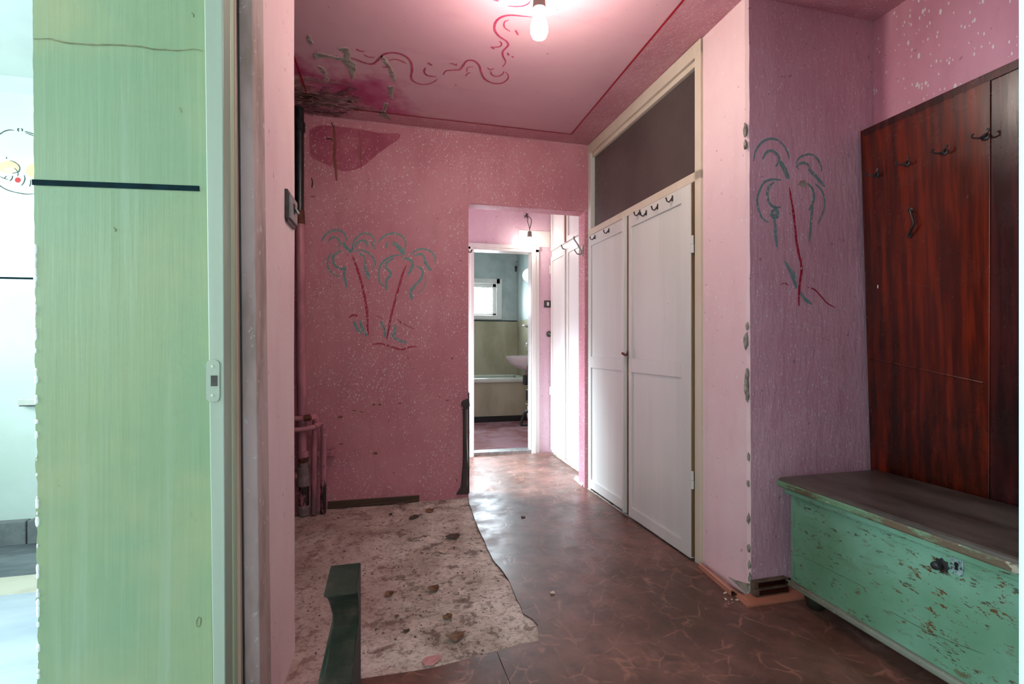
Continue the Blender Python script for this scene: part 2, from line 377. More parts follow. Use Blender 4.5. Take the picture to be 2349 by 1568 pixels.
def board_mat(name, dull):
    t = NT(name)
    wv = t.n('ShaderNodeTexWave', wave_type='RINGS', rings_direction='Z'); t.l(t.co(scale=(1, 2.2, .32), loc=(0, -1.9, -.3)), wv.inputs['Vector'])
    wv.inputs['Scale'].default_value = 5; wv.inputs['Distortion'].default_value = 9; wv.inputs['Detail'].default_value = 3; wv.inputs['Detail Scale'].default_value = 1.2
    st = t.noise(22, 4, 0.65, vec=t.co(scale=(1, 1.4, .06)))
    g = t.math('ADD', t.math('MULTIPLY', wv.outputs['Fac'], 0.10), t.math('MULTIPLY', st, 0.90))
    a, b = (lin(60, 14, 5), lin(112, 32, 8)) if not dull else (lin(40, 12, 12), lin(70, 24, 22))
    c = t.mix(t.step(g, 0.34, 0.70), a, b)
    c = t.mix(t.step(t.noise(4, 5, 0.7, vec=t.co(scale=(1, 1, .4))), 0.5, 0.8, 0, 0.6), c, lin(34, 8, 4))
    x, y, z = t.xyz()
    dirt_shade = t.math('MULTIPLY', t.step(z, 1.12, 0.75), t.step(t.noise(16, 5, 0.7, vec=t.co(scale=(1, 1, .18))), 0.36, 0.62))  # lower board darkened: stains, and partly shade painted into the colour
    c = t.mix(t.math('MULTIPLY', dirt_shade, 0.75), c, lin(24, 12, 8))
    t.bump(t.noise(26, 3, 0.6, vec=t.co(scale=(1, 1.4, .1))), 0.12, 0.003)
    return t.done(c, t.step(t.noise(8, 4, .6), .2, .8, .22, .30), spec=0.5)
M['board'] = board_mat('red_brown_varnished_wood', False)
M['board_dull'] = board_mat('dark_maroon_varnished_wood', True)

def chest_mat():
    t = NT('worn_green_paint')
    c = t.mix(t.step(t.noise(3, 4, 0.6), 0.35, 0.7), lin(90, 132, 102), lin(110, 154, 130))
    c = t.mix(t.step(t.noise(10, 5, 0.7, vec=t.co(scale=(1, .35, 1.4))), 0.56, 0.68, 0, 0.55), c, lin(78, 112, 82))
    nick = t.step(t.noise(46, 5, 0.75, vec=t.co(scale=(1, .55, 1.2), rot=(.35, 0, 0))), 0.58, 0.61)
    dens = t.step(t.noise(3.2, 3, 0.6, vec=t.co(loc=(4, 2, 1))), 0.32, 0.55, 0.1, 1.0)
    c = t.mix(t.math('MULTIPLY', nick, dens), c, lin(88, 62, 34))
    c = t.mix(t.step(t.noise(48, 4, 0.7, vec=t.co(scale=(1, .4, 1.2), rot=(-.6, 0, 0))), 0.61, 0.64, 0, .8), c, lin(60, 44, 30))
    t.bump(t.math('SUBTRACT', t.noise(26, 3, .6), nick), 0.25, 0.003)
    return t.done(c, 0.42)
M['chest'] = chest_mat()
def lid_mat():
    t = NT('worn_dark_lid')
    c = t.mix(t.step(t.noise(5, 5, 0.65, vec=t.co(scale=(1.3, .5, 1))), 0.34, 0.68), lin(52, 47, 43), lin(92, 86, 78))
    c = t.mix(t.step(t.noise(9, 4, .7), 0.58, 0.7, 0, .6), c, lin(44, 34, 28))
    t.bump(t.noise(20, 4, .6, vec=t.co(scale=(1.5, .3, 1))), 0.3, 0.004)
    return t.done(c, 0.34)
M['lid'] = lid_mat()
def lidedge_mat():
    t = NT('chipped_green_edge')
    c = t.mix(t.step(t.noise(16, 5, 0.7, vec=t.co(scale=(1, .4, 1))), 0.42, 0.58), lin(100, 138, 104), lin(90, 76, 56))
    c = t.mix(t.step(t.noise(36, 4, 0.7, vec=t.co(scale=(1, .5, 1))), 0.60, 0.66, 0, .7), c, lin(176, 170, 150))
    t.bump(t.noise(30, 4, .7), .5, .004); return t.done(c, 0.6)
M['lidedge'] = lidedge_mat()
M['base_mould'] = simple('grey_worn_moulding', lin(118, 124, 108), lin(92, 84, 72), 0.6, scale=10, stretch=(1, .3, 1), bump=.4, spots=(.62, lin(150, 150, 140)))
M['lockplate'] = simple('pitted_lock_plate', lin(150, 176, 170), lin(96, 120, 114), 0.35, 0.3, scale=40, spots=(.55, lin(24, 30, 30)), bump=.5)

def pipe_mat(name, dark):
    t = NT(name)
    c = t.mix(t.step(t.noise(8, 5, 0.65, vec=t.co(scale=(1, 1, .4))), 0.36, 0.66), lin(190, 124, 136), lin(160, 98, 112))
    x, y, z = t.xyz()
    lo = t.math('ADD', t.step(z, 0.42, 0.05, 0.0, 0.24), t.noise(18, 5, 0.7, vec=t.co(scale=(1, 1, .35))))
    c = t.mix(t.step(lo, 0.62, 0.70), c, lin(40, 26, 30) if dark else lin(120, 96, 100))
    c = t.mix(t.step(t.noise(24, 4, .7), 0.66, 0.72, 0, .8), c, lin(196, 176, 174))
    t.bump(t.noise(30, 4, .65), .4, .004); return t.done(c, 0.45)
M['pipe'] = pipe_mat('pink_painted_pipe', False); M['pipe_dark'] = pipe_mat('peeling_pink_pipe', True)
M['rust'] = simple('rusty_iron', lin(116, 60, 34), lin(60, 30, 22), 0.7, scale=20, bump=.5)
M['greywrap'] = simple('grey_pink_coupling', lin(150, 124, 126), lin(116, 100, 98), 0.5, scale=12, bump=.4)

def post_mat():
    t = NT('weathered_dark_green_paint')
    c = t.mix(t.step(t.noise(7, 5, 0.65), 0.35, 0.65), lin(26, 29, 20), lin(46, 40, 32))
    g = t.n('ShaderNodeNewGeometry'); 
    c = t.mix(t.step(t.noise(26, 4, .7), 0.62, 0.70, 0, .7), c, lin(24, 22, 20))
    c = t.mix(t.step(t.noise(13, 5, .7), 0.50, 0.68, 0, .6), c, lin(72, 60, 50))
    t.bump(t.noise(40, 4, .6), .5, .003); return t.done(c, 0.8, spec=.12)
M['post'] = post_mat()
M['post_side'] = simple('bare_dark_wood_side', lin(50, 42, 37), lin(30, 26, 24), 0.7, scale=9, stretch=(1, 1, .15), bump=.5)

def glass_mat():
    t = NT('dark_textured_glass')
    h = t.math('ADD', t.noise(26, 3, .6, dist=.6), t.math('MULTIPLY', t.noise(7, 3, .6, vec=t.co(scale=(1, .6, 1.6))), .8))
    t.bump(h, .35, .012)
    c = t.mix(t.step(t.noise(2, 3, .5), .3, .7), lin(82, 74, 70), lin(70, 64, 62))
    return t.done(c, 0.25, spec=0.6)
M['dark_glass'] = glass_mat()
def clear_glass():
    t = NT('window_glass'); nt = t.t
    tr = t.n('ShaderNodeBsdfTransparent'); tr.inputs[0].default_value = (.95, .97, .97, 1); gl = t.n('ShaderNodeBsdfGlossy'); gl.inputs['Roughness'].default_value = .05
    mx = t.n('ShaderNodeMixShader'); mx.inputs[0].default_value = .06; t.l(tr.outputs[0], mx.inputs[1]); t.l(gl.outputs[0], mx.inputs[2])
    t.l(mx.outputs[0], nt.nodes['Material Output'].inputs[0]); return t.m
M['glass'] = clear_glass()
def emit(name, col, s):
    t = NT(name); t.b.inputs['Emission Color'].default_value = col; t.b.inputs['Emission Strength'].default_value = s
    return t.done((0.9, 0.9, 0.9, 1), .3)
M['bulb'] = emit('lit_bulb', (1.0, 0.90, 0.80, 1), BULB)
M['bulb2'] = emit('lit_bulb_bright', (1.0, 0.90, 0.80, 1), BULB2)
M['globe'] = emit('lit_globe', (1.0, 0.95, 0.88, 1), GLOBE)

# ------------------------------------------------------------------ SETTING: hall
CZ = 2.51
def struct(mb, name, mat, parent=None, label=None, bevel=0.0, **k):
    o = mb.build(name, mat, parent, bevel, **k)
    if parent is None: o['kind'] = 'structure'
    if label: o['label'] = label
    return o

m = MB(); m.box(-2.6, 2.6, -2.1, 8.2, -0.15, -0.016)
sub = struct(m, 'floor', M['concrete'], label='bare dirty concrete floor of the hall')
m = MB(); NXg, NYg = 250, 250; gv = []
for j in range(NYg+1):
    for i in range(NXg+1):
        x = -.82 + 2.2*i/NXg; y = 1.25 + 2.0*j/NYg
        p = Vector((x, y, 0)); h = mnoise.fractal(p*7, 1.0, 2.1, 5)
        pit = max(0, mnoise.noise(p*11 + Vector((3, 7, 1))) - .28)
        gv.append(m.bm.verts.new((x, y, max(-.0145, min(.0028, -.0035 + .0042*h - .022*pit)))))
for j in range(NYg):
    for i in range(NXg):
        a = j*(NXg+1) + i; m.bm.faces.new([gv[a], gv[a+1], gv[a+NXg+2], gv[a+NXg+1]])
m.build('concrete_surface', M['concrete'], sub, smooth=True)
BW = 3.22                                                  # hall's back wall
m = MB()
m.prism([(x, BW, z) for x, z in [(-.95, -.05), (.489, -.05), (.489, 2.02), (1.345, 2.02), (1.345, -.05), (1.43, -.05), (1.43, 2.6), (-.95, 2.6)]], (0, .12, 0))
wall_back = struct(m, 'wall_back', M['pink_back'], label='pink back wall with white flecks and painted palms', bevel=.006)
m = MB()
m.box(-0.95, -0.80, 1.60, BW+.02, -0.05, 2.6)
struct(m, 'wall_alcove', M['pink_back'], label='pink side wall of the pipe alcove')
# left pier: its pink face from Y 1.17 to 1.744, leaning very slightly, with a worn foot
def pier_left():
    m = MB(); x1, x0 = -.334, -.575
    ys = 1.285; ye = 1.744
    zs = [-.05, .02, .12, .2, .5, 1.0, 1.5, 2.0, 2.6]
    rows = []
    for z in zs:
        wob = 0.006*math.sin(z*5.1) + (0.012 if z < .05 else 0)
        rows.append([(x0, ys, z), (x1-.003, ys, z), (x1, ye - .012 + wob, z), (x1 - .012, ye + wob*.3, z), (x0, ye, z)])
    vs = [[m.bm.verts.new(p) for p in r] for r in rows]
    for i in range(len(vs)-1):
        for k in range(5):
            m.bm.faces.new([vs[i][k], vs[i][(k+1) % 5], vs[i+1][(k+1) % 5], vs[i+1][k]])
    m.bm.faces.new(vs[0][::-1]); m.bm.faces.new(vs[-1])
    return m
struct(pier_left(), 'wall_left', M['pink_pale'], label='pale pink wall end left of the hall')
# green room partition, ragged left edge
GY = 1.12
def green_wall():
    m = MB(); pts = []
    rnd = random.Random(3)
    v = 0
    edge = []
    z = -.05
    while z < 2.6:
        u = 88 - (z/2.0)*14 if z < 2 else 74
        lo = atY(88, 1568, GY).x; hi = atY(74, 0, GY).x
        x = lo + (hi-lo)*min(1, max(0, (z-.3)/1.5))
        amp = .0045 if z < 1.15 else .0012
        x += amp*(mnoise.noise(Vector((z*24, 1, 0))) + .8*mnoise.noise(Vector((z*70, 5, 0))))
        edge.append((x, GY, z)); z += .012
    xr0 = atY(489, 1568, GY).x; xr1 = atY(468, 0, GY).x
    edge += [(xr1 - (xr0-xr1)*.3, GY, 2.6), (xr0 + (xr0-xr1)*.15, GY, -.05)]
    m.prism(edge, (0, .16, 0))
    return m
wg = struct(green_wall(), 'wall_green', M['green'], label='pale green painted wall end with dark stripe and crack')
wb = MB().box(-.585, -.36, GY+.16, 1.68, -.05, 2.6).box(-.95, -.57, 1.62, 1.735, -.05, 2.6)
struct(wb, 'wall_partition', M['mint'], label='hidden flank of the green wall')
m = MB().box(-.95, -.80, 1.68, 3.2, -.05, 2.6)
struct(m, 'wall_partition.001', M['mint'])
# chipped white plaster along the ragged edge
m = MB(); rnd = random.Random(5)
for i in range(60):
    z = rnd.uniform(.25, 1.25); lo = atY(88, 1568, GY).x; hi = atY(74, 0, GY).x
    x = lo + (hi-lo)*min(1, max(0, (z-.3)/1.5)); r = rnd.uniform(.0015, .0045)
    bmesh.ops.create_icosphere(m.bm, subdivisions=2, radius=1, matrix=Matrix.Translation((x + .001, GY + .002, z)) @ Matrix.Diagonal((r, .0035, r*rnd.uniform(1.2, 3.2), 1)))
o = m.build('chipped_plaster', simple('white_chipped_plaster', lin(226, 232, 228), lin(206, 214, 208), .8, scale=40), wg); o['kind'] = 'stuff'
# painted stripe and crack on the green wall
m = MB(); m.ribbon([atY(u, 418 + (u-75)*.038, GY) for u in range(74, 470, 12)], .0112, (0, -1, 0), .0012, True)
m.build('painted_stripe', M['navy'], wg)
m = MB(); ck = [(78,90),(112,89),(130,93),(150,98),(185,101),(220,103),(260,103),(300,105),(330,108),(352,113),(380,114),(410,116),(445,113),(466,118)]
m.ribbon([atY(u, v + 1.2*mnoise.noise(Vector((u*.13, 0, 0))), GY) for u, v in crom(ck, 5)], .0026, (0, -1, 0), .0012)
m.build('crack', M['crack'], wg)
m = MB()
for (u, v) in [(456, 1424)]:
    m.ribbon([atY(u+dx, v+dy, GY) for dx, dy in [(-4, 12), (-5, 0), (0, -10), (5, -8), (5, 4), (2, 12), (-4, 12)]], .0018, (0, -1, 0), .0012)
for (u, v) in [(264, 526), (443, 34), (414, 252)]:
    m.ribbon([atY(u+dx, v+dy, GY) for dx, dy in [(-3, -5), (2, 0), (1, 6)]], .003, (0, -1, 0), .0012)
m.build('dent', M['crack'], wg)

# door frame (door missing) between green room and hall: jamb profile stepping towards the hall
door1 = empty('door_1', (0, 0, 0)); tag(door1, 'pale green door frame with strike plate, its door missing', kind='structure')
def vbar(u0b, u0t, u1b, u1t, Y, dy, name, mat, bevel=.002):
    """upright strip whose front face sits at depth Y, between two slightly leaning edges"""
    m = MB()
    def X(ub, ut, z):
        a = atY(ub, 1568, Y); b = atY(ut, 0, Y); return a.x + (b.x-a.x)*(z-a.z)/(b.z-a.z)
    p = [(X(u0b, u0t, -.04), Y, -.04), (X(u1b, u1t, -.04), Y, -.04), (X(u1b, u1t, 2.6), Y, 2.6), (X(u0b, u0t, 2.6), Y, 2.6)]
    m.prism(p, (0, dy, 0))
    return m.build(name, mat, door1, bevel)
vbar(488, 468, 517, 511, 1.100, .06, 'casing', M['jamb_green'])
vbar(514, 508, 537, 528, 1.145, .05, 'stop', M['jamb_green2'])
vbar(536, 527, 553, 539, 1.168, .04, 'lining', M['jamb_pink'])
vbar(553, 540, 560, 546, 1.182, .05, 'gap', M['black'], 0)
vbar(555, 542, 597, 578, 1.190, .10, 'plaster_band', M['jamb_grey'], .004)
def plate():
    r = ray(489, 873); c = atY(489, 873, 1.0995)
    w, h = .0125, .044
    m = MB()
    pts = []
    for cx, cz, a0 in [(w*.2, h-.010, 0), (-w*.2, h-.010, 90), (-w*.2, -h+.010, 180), (w*.2, -h+.010, 270)]:
        for k in range(4):
            a = math.radians(a0 + 30*k); pts.append((c.x + cx + w*.8*math.cos(a), c.y, c.z + cz + .010*math.sin(a)))
    m.prism(pts, (0, -.002, 0)); o = m.build('strike_plate', M['jamb_green'], door1)
    hh = atY(491, 873, 1.097)
    m = MB().box(hh.x-.006, hh.x+.006, 1.0965, 1.0985, hh.z-.011, hh.z+.011); m.build('latch_hole', M['bakelite'], o)
    for s in (-1, 1):
        m = MB().lathe([(.0028, 0), (.0022, -.001)], (c.x-.001, 1.0975, c.z+s*.03), 8, 'y'); m.build('screw', M['jamb_green2'], o)
plate()
# right jamb of the same opening, close to the camera
m = MB(); jb = [(.683, .38), (.84, .38), (.84, .25), (.655, .25)]
m.prism([(x, y, -.05) for x, y in jb], (0, 0, 2.65)); m.build('right_jamb', M['pale_blue'], door1, .004)
# wall over the opening and right of it
m = MB(); m.prism([(-.36, 1.14, 2.02), (.70, .32, 2.02), (.84, .42, 2.02), (-.36, 1.30, 2.02)], (0, 0, .6))
struct(m, 'wall_lintel', M['mint'], label='wall above the wide doorway')
m = MB().box(.84, 2.6, .25, .38, -.05, 2.6); struct(m, 'wall_front', M['pink_right'], label='front wall of the hall right of the doorway')

# right wall, pier, closet surround
PX, PY = 1.43, 1.674
RX = 2.10
m = MB().box(RX, RX+.15, .38, 2.1, -.05, 2.6)
wall_right = struct(m, 'wall_right', M['pink_right'], label='pink flecked right wall above the wooden board')
m = MB(); zs = [-.05, .3, .6, .9, 1.2, 1.5, 1.8, 2.1, 2.6]
def pier():
    m = MB(); vs = []
    z = -.05; rnd = random.Random(11)
    while z <= 2.61:
        xo = 1.437 - .012*max(0, z)/2.5 + .0035*mnoise.noise(Vector((z*9, 0, 3)))
        r = [(PX - .012, 1.99, z), (xo, PY + .012, z), (xo + .010, PY, z), (RX+.02, PY, z), (RX+.02, 1.99, z)]
        vs.append([m.bm.verts.new(p) for p in r]); z += .06
    for i in range(len(vs)-1):
        for k in range(5):
            f = m.bm.faces.new([vs[i][k], vs[i][(k+1) % 5], vs[i+1][(k+1) % 5], vs[i+1][k]])
            f.material_index = 1 if k in (0, 1) else 0
    m.bm.faces.new(vs[0][::-1]); m.bm.faces.new(vs[-1])
    return m
wall_pier = struct(pier(), 'wall_pier', M['pink_pier'], label='mauve pink pier with a painted palm')
wall_pier.data.materials.append(M['pink_pale'])
# chips of bare plaster down the pier's corner
chips = [(1708, 297, 9, 20), (1708, 330, 9, 13), (1712, 748, 6, 12), (1709, 782, 10, 22), (1712, 860, 10, 18), (1711, 885, 13, 28), (1713, 908, 9, 16), (1715, 1048, 6, 14), (1714, 1108, 6, 10),
         (1715, 1190, 8, 14), (1716, 1258, 8, 14), (1717, 1296, 7, 14), (1719, 1325, 10, 16), (1719, 1350, 9, 14)]
rnd = random.Random(9)
for (u, v, ru, rv) in chips:
    c = atY(u, v, PY + .003); k = 1.96/F; m = MB()
    bmesh.ops.create_icosphere(m.bm, subdivisions=2, radius=1.0)
    for q in m.bm.verts:
        s = 1 + .75*mnoise.noise(q.co*1.7 + Vector((u*.37, v*.73, 0)))
        q.co = Vector((c.x + .006 + q.co.x*ru*k*s*.55, PY + .005 + q.co.y*.006, c.z + q.co.z*rv*k*s*.8))
    m.build('plaster_chip', M['bare_plaster'], wall_pier)
# bare, broken foot of the pier's side face
m = MB(); top = [(1628, 1306), (1650, 1312), (1668, 1320), (1684, 1328), (1700, 1334), (1716, 1338)]
P = lambda u, v: atX(u, v, 1.4335)
pts = [P(*p) - Vector((.003, 0, 0)) for p in top] + [Vector((1.4385, 1.690, -.01)), Vector((1.431, 1.93, -.01))]
m.prism(pts, (.008, 0, 0)); m.build('bare_foot', M['bare_plaster'], wall_pier)
# hole in the plaster of the palm
def blob(mb, c, ax, ay, n, lift, seed=0, sides=14, thick=.003):
    rnd = random.Random(seed); n = Vector(n); c = Vector(c)
    pts = [c + Vector(ax)*math.cos(2*math.pi*k/sides)*rnd.uniform(.75, 1.1) + Vector(ay)*math.sin(2*math.pi*k/sides)*rnd.uniform(.75, 1.1) + n*lift for k in range(sides)]
    mb.prism(pts, -n*thick)
m = MB(); c = atY(1841, 421, PY); blob(m, c, (.026, 0, 0), (0, 0, .015), (0, -1, 0), .002, 4); m.build('plaster_hole', M['bare_plaster'], wall_pier)
# closet body behind the doors
m = MB().box(1.47, 2.12, 1.99, 3.2, -.05, 2.6); struct(m, 'wall_closet', M['cream_wood'], label='wall behind the built-in closet')

# ceiling: inner painted field and rough band outside the red line
m = MB().box(-.95, 2.3, -.02, BW+.1, CZ, CZ+.12)
ceil = struct(m, 'ceiling', M['ceiling'], label='pink hall ceiling with painted scrolls and water damage')
m = MB()
xb0, xb1, yb1 = -.50, 1.184, 3.072
m.box(xb1+.006, 2.12, .36, BW+.02, CZ-.0015, CZ+.02); m.box(-.82, xb1+.006, yb1+.006, BW+.02, CZ-.0015, CZ+.02)
m.build('rough_band', M['ceil_band'], ceil)
# rounded cove where ceiling meets the back wall
m = MB(); prof = []
R = .035
for k in range(7):
    a = math.radians(15*k); prof.append((BW + .005 - R + R*math.sin(a), CZ + .005 - R + R*math.cos(a)))
prof = [(BW+.01, CZ+.01)] + prof
m.prism([(-.82, y, z) for y, z in prof], (2.22, 0, 0)); m.build('cove', M['ceil_band'], ceil, smooth=False)
m = MB(); W = .0105
m.ribbon([Vector((xb1, y*.05 + 1.0, CZ)) for y in range(0, 42)] + [Vector((xb1, yb1, CZ))], W, (0, 0, -1), .0022, True)
m.ribbon([Vector((xb1 - x*.04, yb1, CZ)) for x in range(0, 37)], W*.85, (0, 0, -1), .0022, True)
m.ribbon([Vector((xb0, 1.0 + y*.05, CZ)) for y in range(0, 40)], W, (0, 0, -1), .0022, True)
m.build('painted_border_line', M['redline'], ceil)
# painted scrolls
C4 = lambda x, y: atZ(660 + x/3.0157, y/3.0154, CZ)
scrolls = [
 ([(435,400),(480,410),(540,435),(590,440),(625,415),(665,375),(730,362),(800,378),(850,420),(862,480),(855,530),(880,565),(940,582),(1000,570),(1035,545)], 12),
 ([(475,335),(500,350),(530,352)], 10), ([(530,375),(560,392),(600,392)], 8), ([(700,415),(760,408),(825,438)], 8), ([(655,460),(700,462)], 9), ([(970,430),(1000,450)], 12),
 ([(955,465),(945,495),(970,520),(1030,526)], 10),
 ([(1078,515),(1095,488),(1140,482),(1190,478),(1215,450),(1240,418),(1290,418),(1325,450),(1340,500),(1365,545),(1420,572),(1480,572),(1520,545),(1525,515),(1505,495)], 12),
 ([(1120,435),(1150,440),(1165,450),(1172,436)], 8), ([(1240,495),(1245,465),(1290,458)], 6), ([(1230,525),(1245,505),(1265,500)], 9), ([(1380,465),(1400,478),(1430,470)], 9),
 ([(1405,490),(1415,515),(1450,525),(1485,510),(1495,490)], 10),
 ([(1485,460),(1508,425),(1490,385),(1490,350),(1525,310),(1510,280),(1460,245),(1432,200),(1440,150),(1480,115),(1540,102),(1620,108),(1690,115)], 14),
 ([(1530,135),(1500,150),(1500,185),(1540,215)], 10), ([(1575,205),(1595,240)], 14), ([(1465,280),(1480,300),(1465,320),(1420,322)], 11), ([(1405,320),(1430,335)], 12), ([(1520,362),(1530,380)], 12), ([(1550,385),(1562,395)], 10),
 ([(1415,-8),(1460,5)], 12), ([(1520,38),(1570,42),(1620,40),(1660,25),(1680,0)], 9)]
m = MB()
for pts, wd in scrolls:
    p3 = [C4(*q) for q in crom(pts, 7)]
    mid = p3[len(p3)//2]; sc = (CZ - H)/((CY - (mid - mid).z)/F) if 0 else (mid - O).y/F
    m.ribbon(p3, wd/3.0157*sc*1.25, (0, 0, -1), .0022)
m.build('painted_scrolls', M['orn'], ceil)
# where the plaster has come off: each bare patch a shallow, ragged piece of its own
patches = [
 [(350,335),(385,330),(420,335),(430,380),(425,410),(465,440),(468,480),(455,520),(445,550),(432,500),(425,470),(395,440),(370,412),(340,412),(300,400),(270,392),(225,398),(190,404),(180,370),(210,362),(250,375),(300,385),(350,400),(390,398),(398,375),(380,355)],
 [(695,597),(735,600),(722,640),(728,680),(712,672),(700,640)],
 [(668,715),(692,712),(680,750),(668,770),(690,795),(718,828),(690,820),(640,798),(630,778),(655,765),(662,740)],
 [(640,385),(655,380),(690,430),(715,470),(735,520),(748,550),(735,562),(715,525),(700,470),(665,425)],
 [(140,240),(158,255),(162,280),(180,305),(155,300),(138,268)],
 [(205,455),(240,465),(262,490),(268,530),(250,510),(230,480)],
 [(255,530),(285,545),(275,565),(258,555)]]
for i, pl in enumerate(patches):
    def ragged(amp, grow, seed):
        n_ = len(pl); cx_ = sum(q[0] for q in pl)/n_; cy_ = sum(q[1] for q in pl)/n_; out = []
        for a_, b_ in zip(pl, pl[1:] + pl[:1]):
            L_ = math.hypot(b_[0]-a_[0], b_[1]-a_[1]); k_ = max(1, int(L_/6)); nx, ny = (b_[1]-a_[1])/max(L_, 1e-6), -(b_[0]-a_[0])/max(L_, 1e-6)
            for t_ in range(k_):
                x_ = a_[0] + (b_[0]-a_[0])*t_/k_; y_ = a_[1] + (b_[1]-a_[1])*t_/k_
                w_ = grow + amp*mnoise.noise(Vector((x_*.09, y_*.09, seed))) + .6*amp*mnoise.noise(Vector((x_*.3, y_*.3, seed)))
                out.append((x_ + nx*w_, y_ + ny*w_))
        return [C4(*q) for q in out]
    ar = sum(a_[0]*b_[1]-b_[0]*a_[1] for a_, b_ in zip(pl, pl[1:] + pl[:1])); sg = 1 if ar > 0 else -1
    m = MB(); m.prism([Vector((p.x, p.y, CZ-.0012)) for p in ragged(6, sg*4, i*7)], (0, 0, .005)); rim_ = m.build('pale_rim', M['paint_rim'], ceil)
    m = MB(); m.prism([Vector((p.x, p.y, CZ-.0022)) for p in ragged(6, 0, i*7+3)], (0, 0, .006)); m.build('bare_patch', M['bare_plaster'], ceil)
# lifted paint flakes round the damaged corner (relief)
m = MB(); rnd = random.Random(21)
for i in range(260):
    x = rnd.uniform(45, 480); y = rnd.uniform(600, 800)
    if rnd.random() < (x-45)/600: continue
    c = C4(x, y); c.z = CZ
    if c.y > BW - .03: continue
    a = rnd.uniform(-.5, .5); L = rnd.uniform(.008, .034); Wd = L*rnd.uniform(.25, .6); dz = rnd.uniform(.002, .010)
    ux = Vector((math.cos(a), math.sin(a), 0)); uy = Vector((-math.sin(a), math.cos(a), 0))
    q = [c - ux*L - uy*Wd*.5, c - ux*L*.2 - uy*Wd, c + ux*L - uy*Wd*.3, c + ux*L*.7 + uy*Wd*.8 , c - ux*L*.5 + uy*Wd]
    for k, p in enumerate(q): p.z = CZ - .002 - (dz if k in (1, 2) else 0)
    m.poly(q)
o = m.build('peeling_flakes', simple('peeling_paint', lin(198, 150, 152), lin(140, 112, 104), .8, scale=14, bump=.4), ceil); o['kind'] = 'stuff'

# damp stain, drip and holes on the back wall
C5 = lambda x, y: atY(660 + x/2.241, 500 + y/2.24, BW)
C3 = lambda x, y: atY(660 + x/3.0157, y/3.0154, BW)
m = MB(); pl = crom([(150,900),(220,868),(320,872),(480,890),(560,905),(640,920),(770,925),(762,965),(690,1015),(600,1085),(510,1155),(400,1185),(320,1160),(240,1125),(165,1085),(150,1000),(150,900)], 5)[:-1]
m.prism([C3(*p) + Vector((0, -.0009, 0)) for p in pl], (0, .004, 0)); m.build('damp_stain', M['damp'], wall_back)
m = MB()
m.ribbon([C3(x, y) for x, y in crom([(318,870),(322,920),(325,1000),(322,1080),(332,1160),(338,1250)], 5)], .022, (0, -1, 0), .0016)
m.ribbon([C3(x, y) for x, y in crom([(495,890),(500,980),(505,1060),(510,1180)], 5)], .007, (0, -1, 0), .0016)
m.build('rust_drip', simple('brown_drip', lin(122, 62, 48), lin(150, 84, 78), .6, scale=18, stretch=(1, 1, .2)), wall_back)
m = MB()
for pl, wd in [([(303,845),(312,870),(325,872)], 9), ([(265,965),(290,958),(310,972)], 12), ([(165,1230),(172,1260),(168,1300)], 8), ([(160,1360),(190,1358)], 6)]:
    m.ribbon([C3(x, y) for x, y in crom(pl, 4)], wd/3*.0028, (0, -1, 0), .0018)
m.build('wall_scar', M['bakelite'], wall_back)
m = MB()
for i, (x, y, a, b) in enumerate([(443,958,9,6),(473,957,10,7),(577,951,11,4),(820,936,14,3),(340,988,12,4),(380,995,14,4),(270,1022,14,7),(450,1208,14,8),(845,720,6,6),(580,538,6,6),(890,217,9,3),(868,1345,4,8),(275,1160,12,5),(545,1308,5,5)]):
    k = 2.95/F/2.24; blob(m, C5(x, y), (a*k, 0, 0), (0, 0, b*k), (0, -1, 0), .0012, 30+i, 8)
m.build('wall_nick', simple('brown_nick', lin(116, 74, 52), lin(150, 108, 84), .8, scale=50), wall_back)

# painted palms
fronds = [
 ([(175,120),(190,90),(220,68),(260,62),(290,80),(308,120)],9),([(208,122),(225,102),(250,100),(270,125),(262,148)],8),([(285,125),(300,150),(325,178)],15),
 ([(330,165),(340,120),(365,90),(400,78),(435,92),(447,125)],8),([(345,155),(355,130),(380,115),(405,125),(410,150)],10),([(425,120),(438,138),(450,160)],9),
 ([(345,170),(380,165),(415,180),(440,205),(450,235),(435,262)],8),([(360,180),(390,195),(400,235),(390,262)],8),([(398,245),(408,280),(418,315)],15),
 ([(275,165),(240,190),(232,215),(245,245),(275,262)],11),([(222,180),(205,215),(208,255),(230,285),(270,303)],7),([(272,268),(295,255),(290,290),(305,355)],11),
 ([(325,175),(335,150)],14),
 ([(462,128),(480,105),(510,85),(550,78),(590,95),(606,130),(600,170)],8),([(515,120),(503,155)],9),([(540,125),(570,150),(602,190)],20),
 ([(585,190),(540,195),(500,215),(475,250),(468,290),(475,330),(500,355)],9),([(545,205),(512,228),(503,250),(530,285),(508,320),(508,372)],11),
 ([(590,205),(630,215),(642,245),(615,295)],13),([(630,190),(660,165),(700,158),(735,172),(757,200),(755,225)],8),([(645,195),(680,185),(700,200),(715,240),(738,270)],10),
 ([(700,220),(720,248),(738,270)],14),([(662,245),(690,265),(690,300),(665,335),(645,350)],11),([(655,350),(632,375),(640,420)],15),([(705,290),(708,330),(690,370),(670,385)],4),
 ([(340,530),(355,565),(375,592)],13),([(370,525),(385,570),(408,605)],13),([(478,530),(488,550),(497,575)],11),([(552,548),(550,590),(530,612)],12),([(548,612),(575,630),(610,640)],11),([(500,565),(500,612)],10)]
reds = [([(332,190),(350,240),(370,300),(388,370),(400,430),(408,490),(410,560),(416,600)],11),([(610,240),(590,290),(570,360),(550,430),(530,510),(520,570),(508,622)],10),
 ([(315,512),(335,498),(360,503)],8),([(435,648),(480,645),(530,660),(585,675),(625,662),(665,660)],8),([(560,518),(600,545),(650,570)],4),([(455,500),(490,518)],3)]
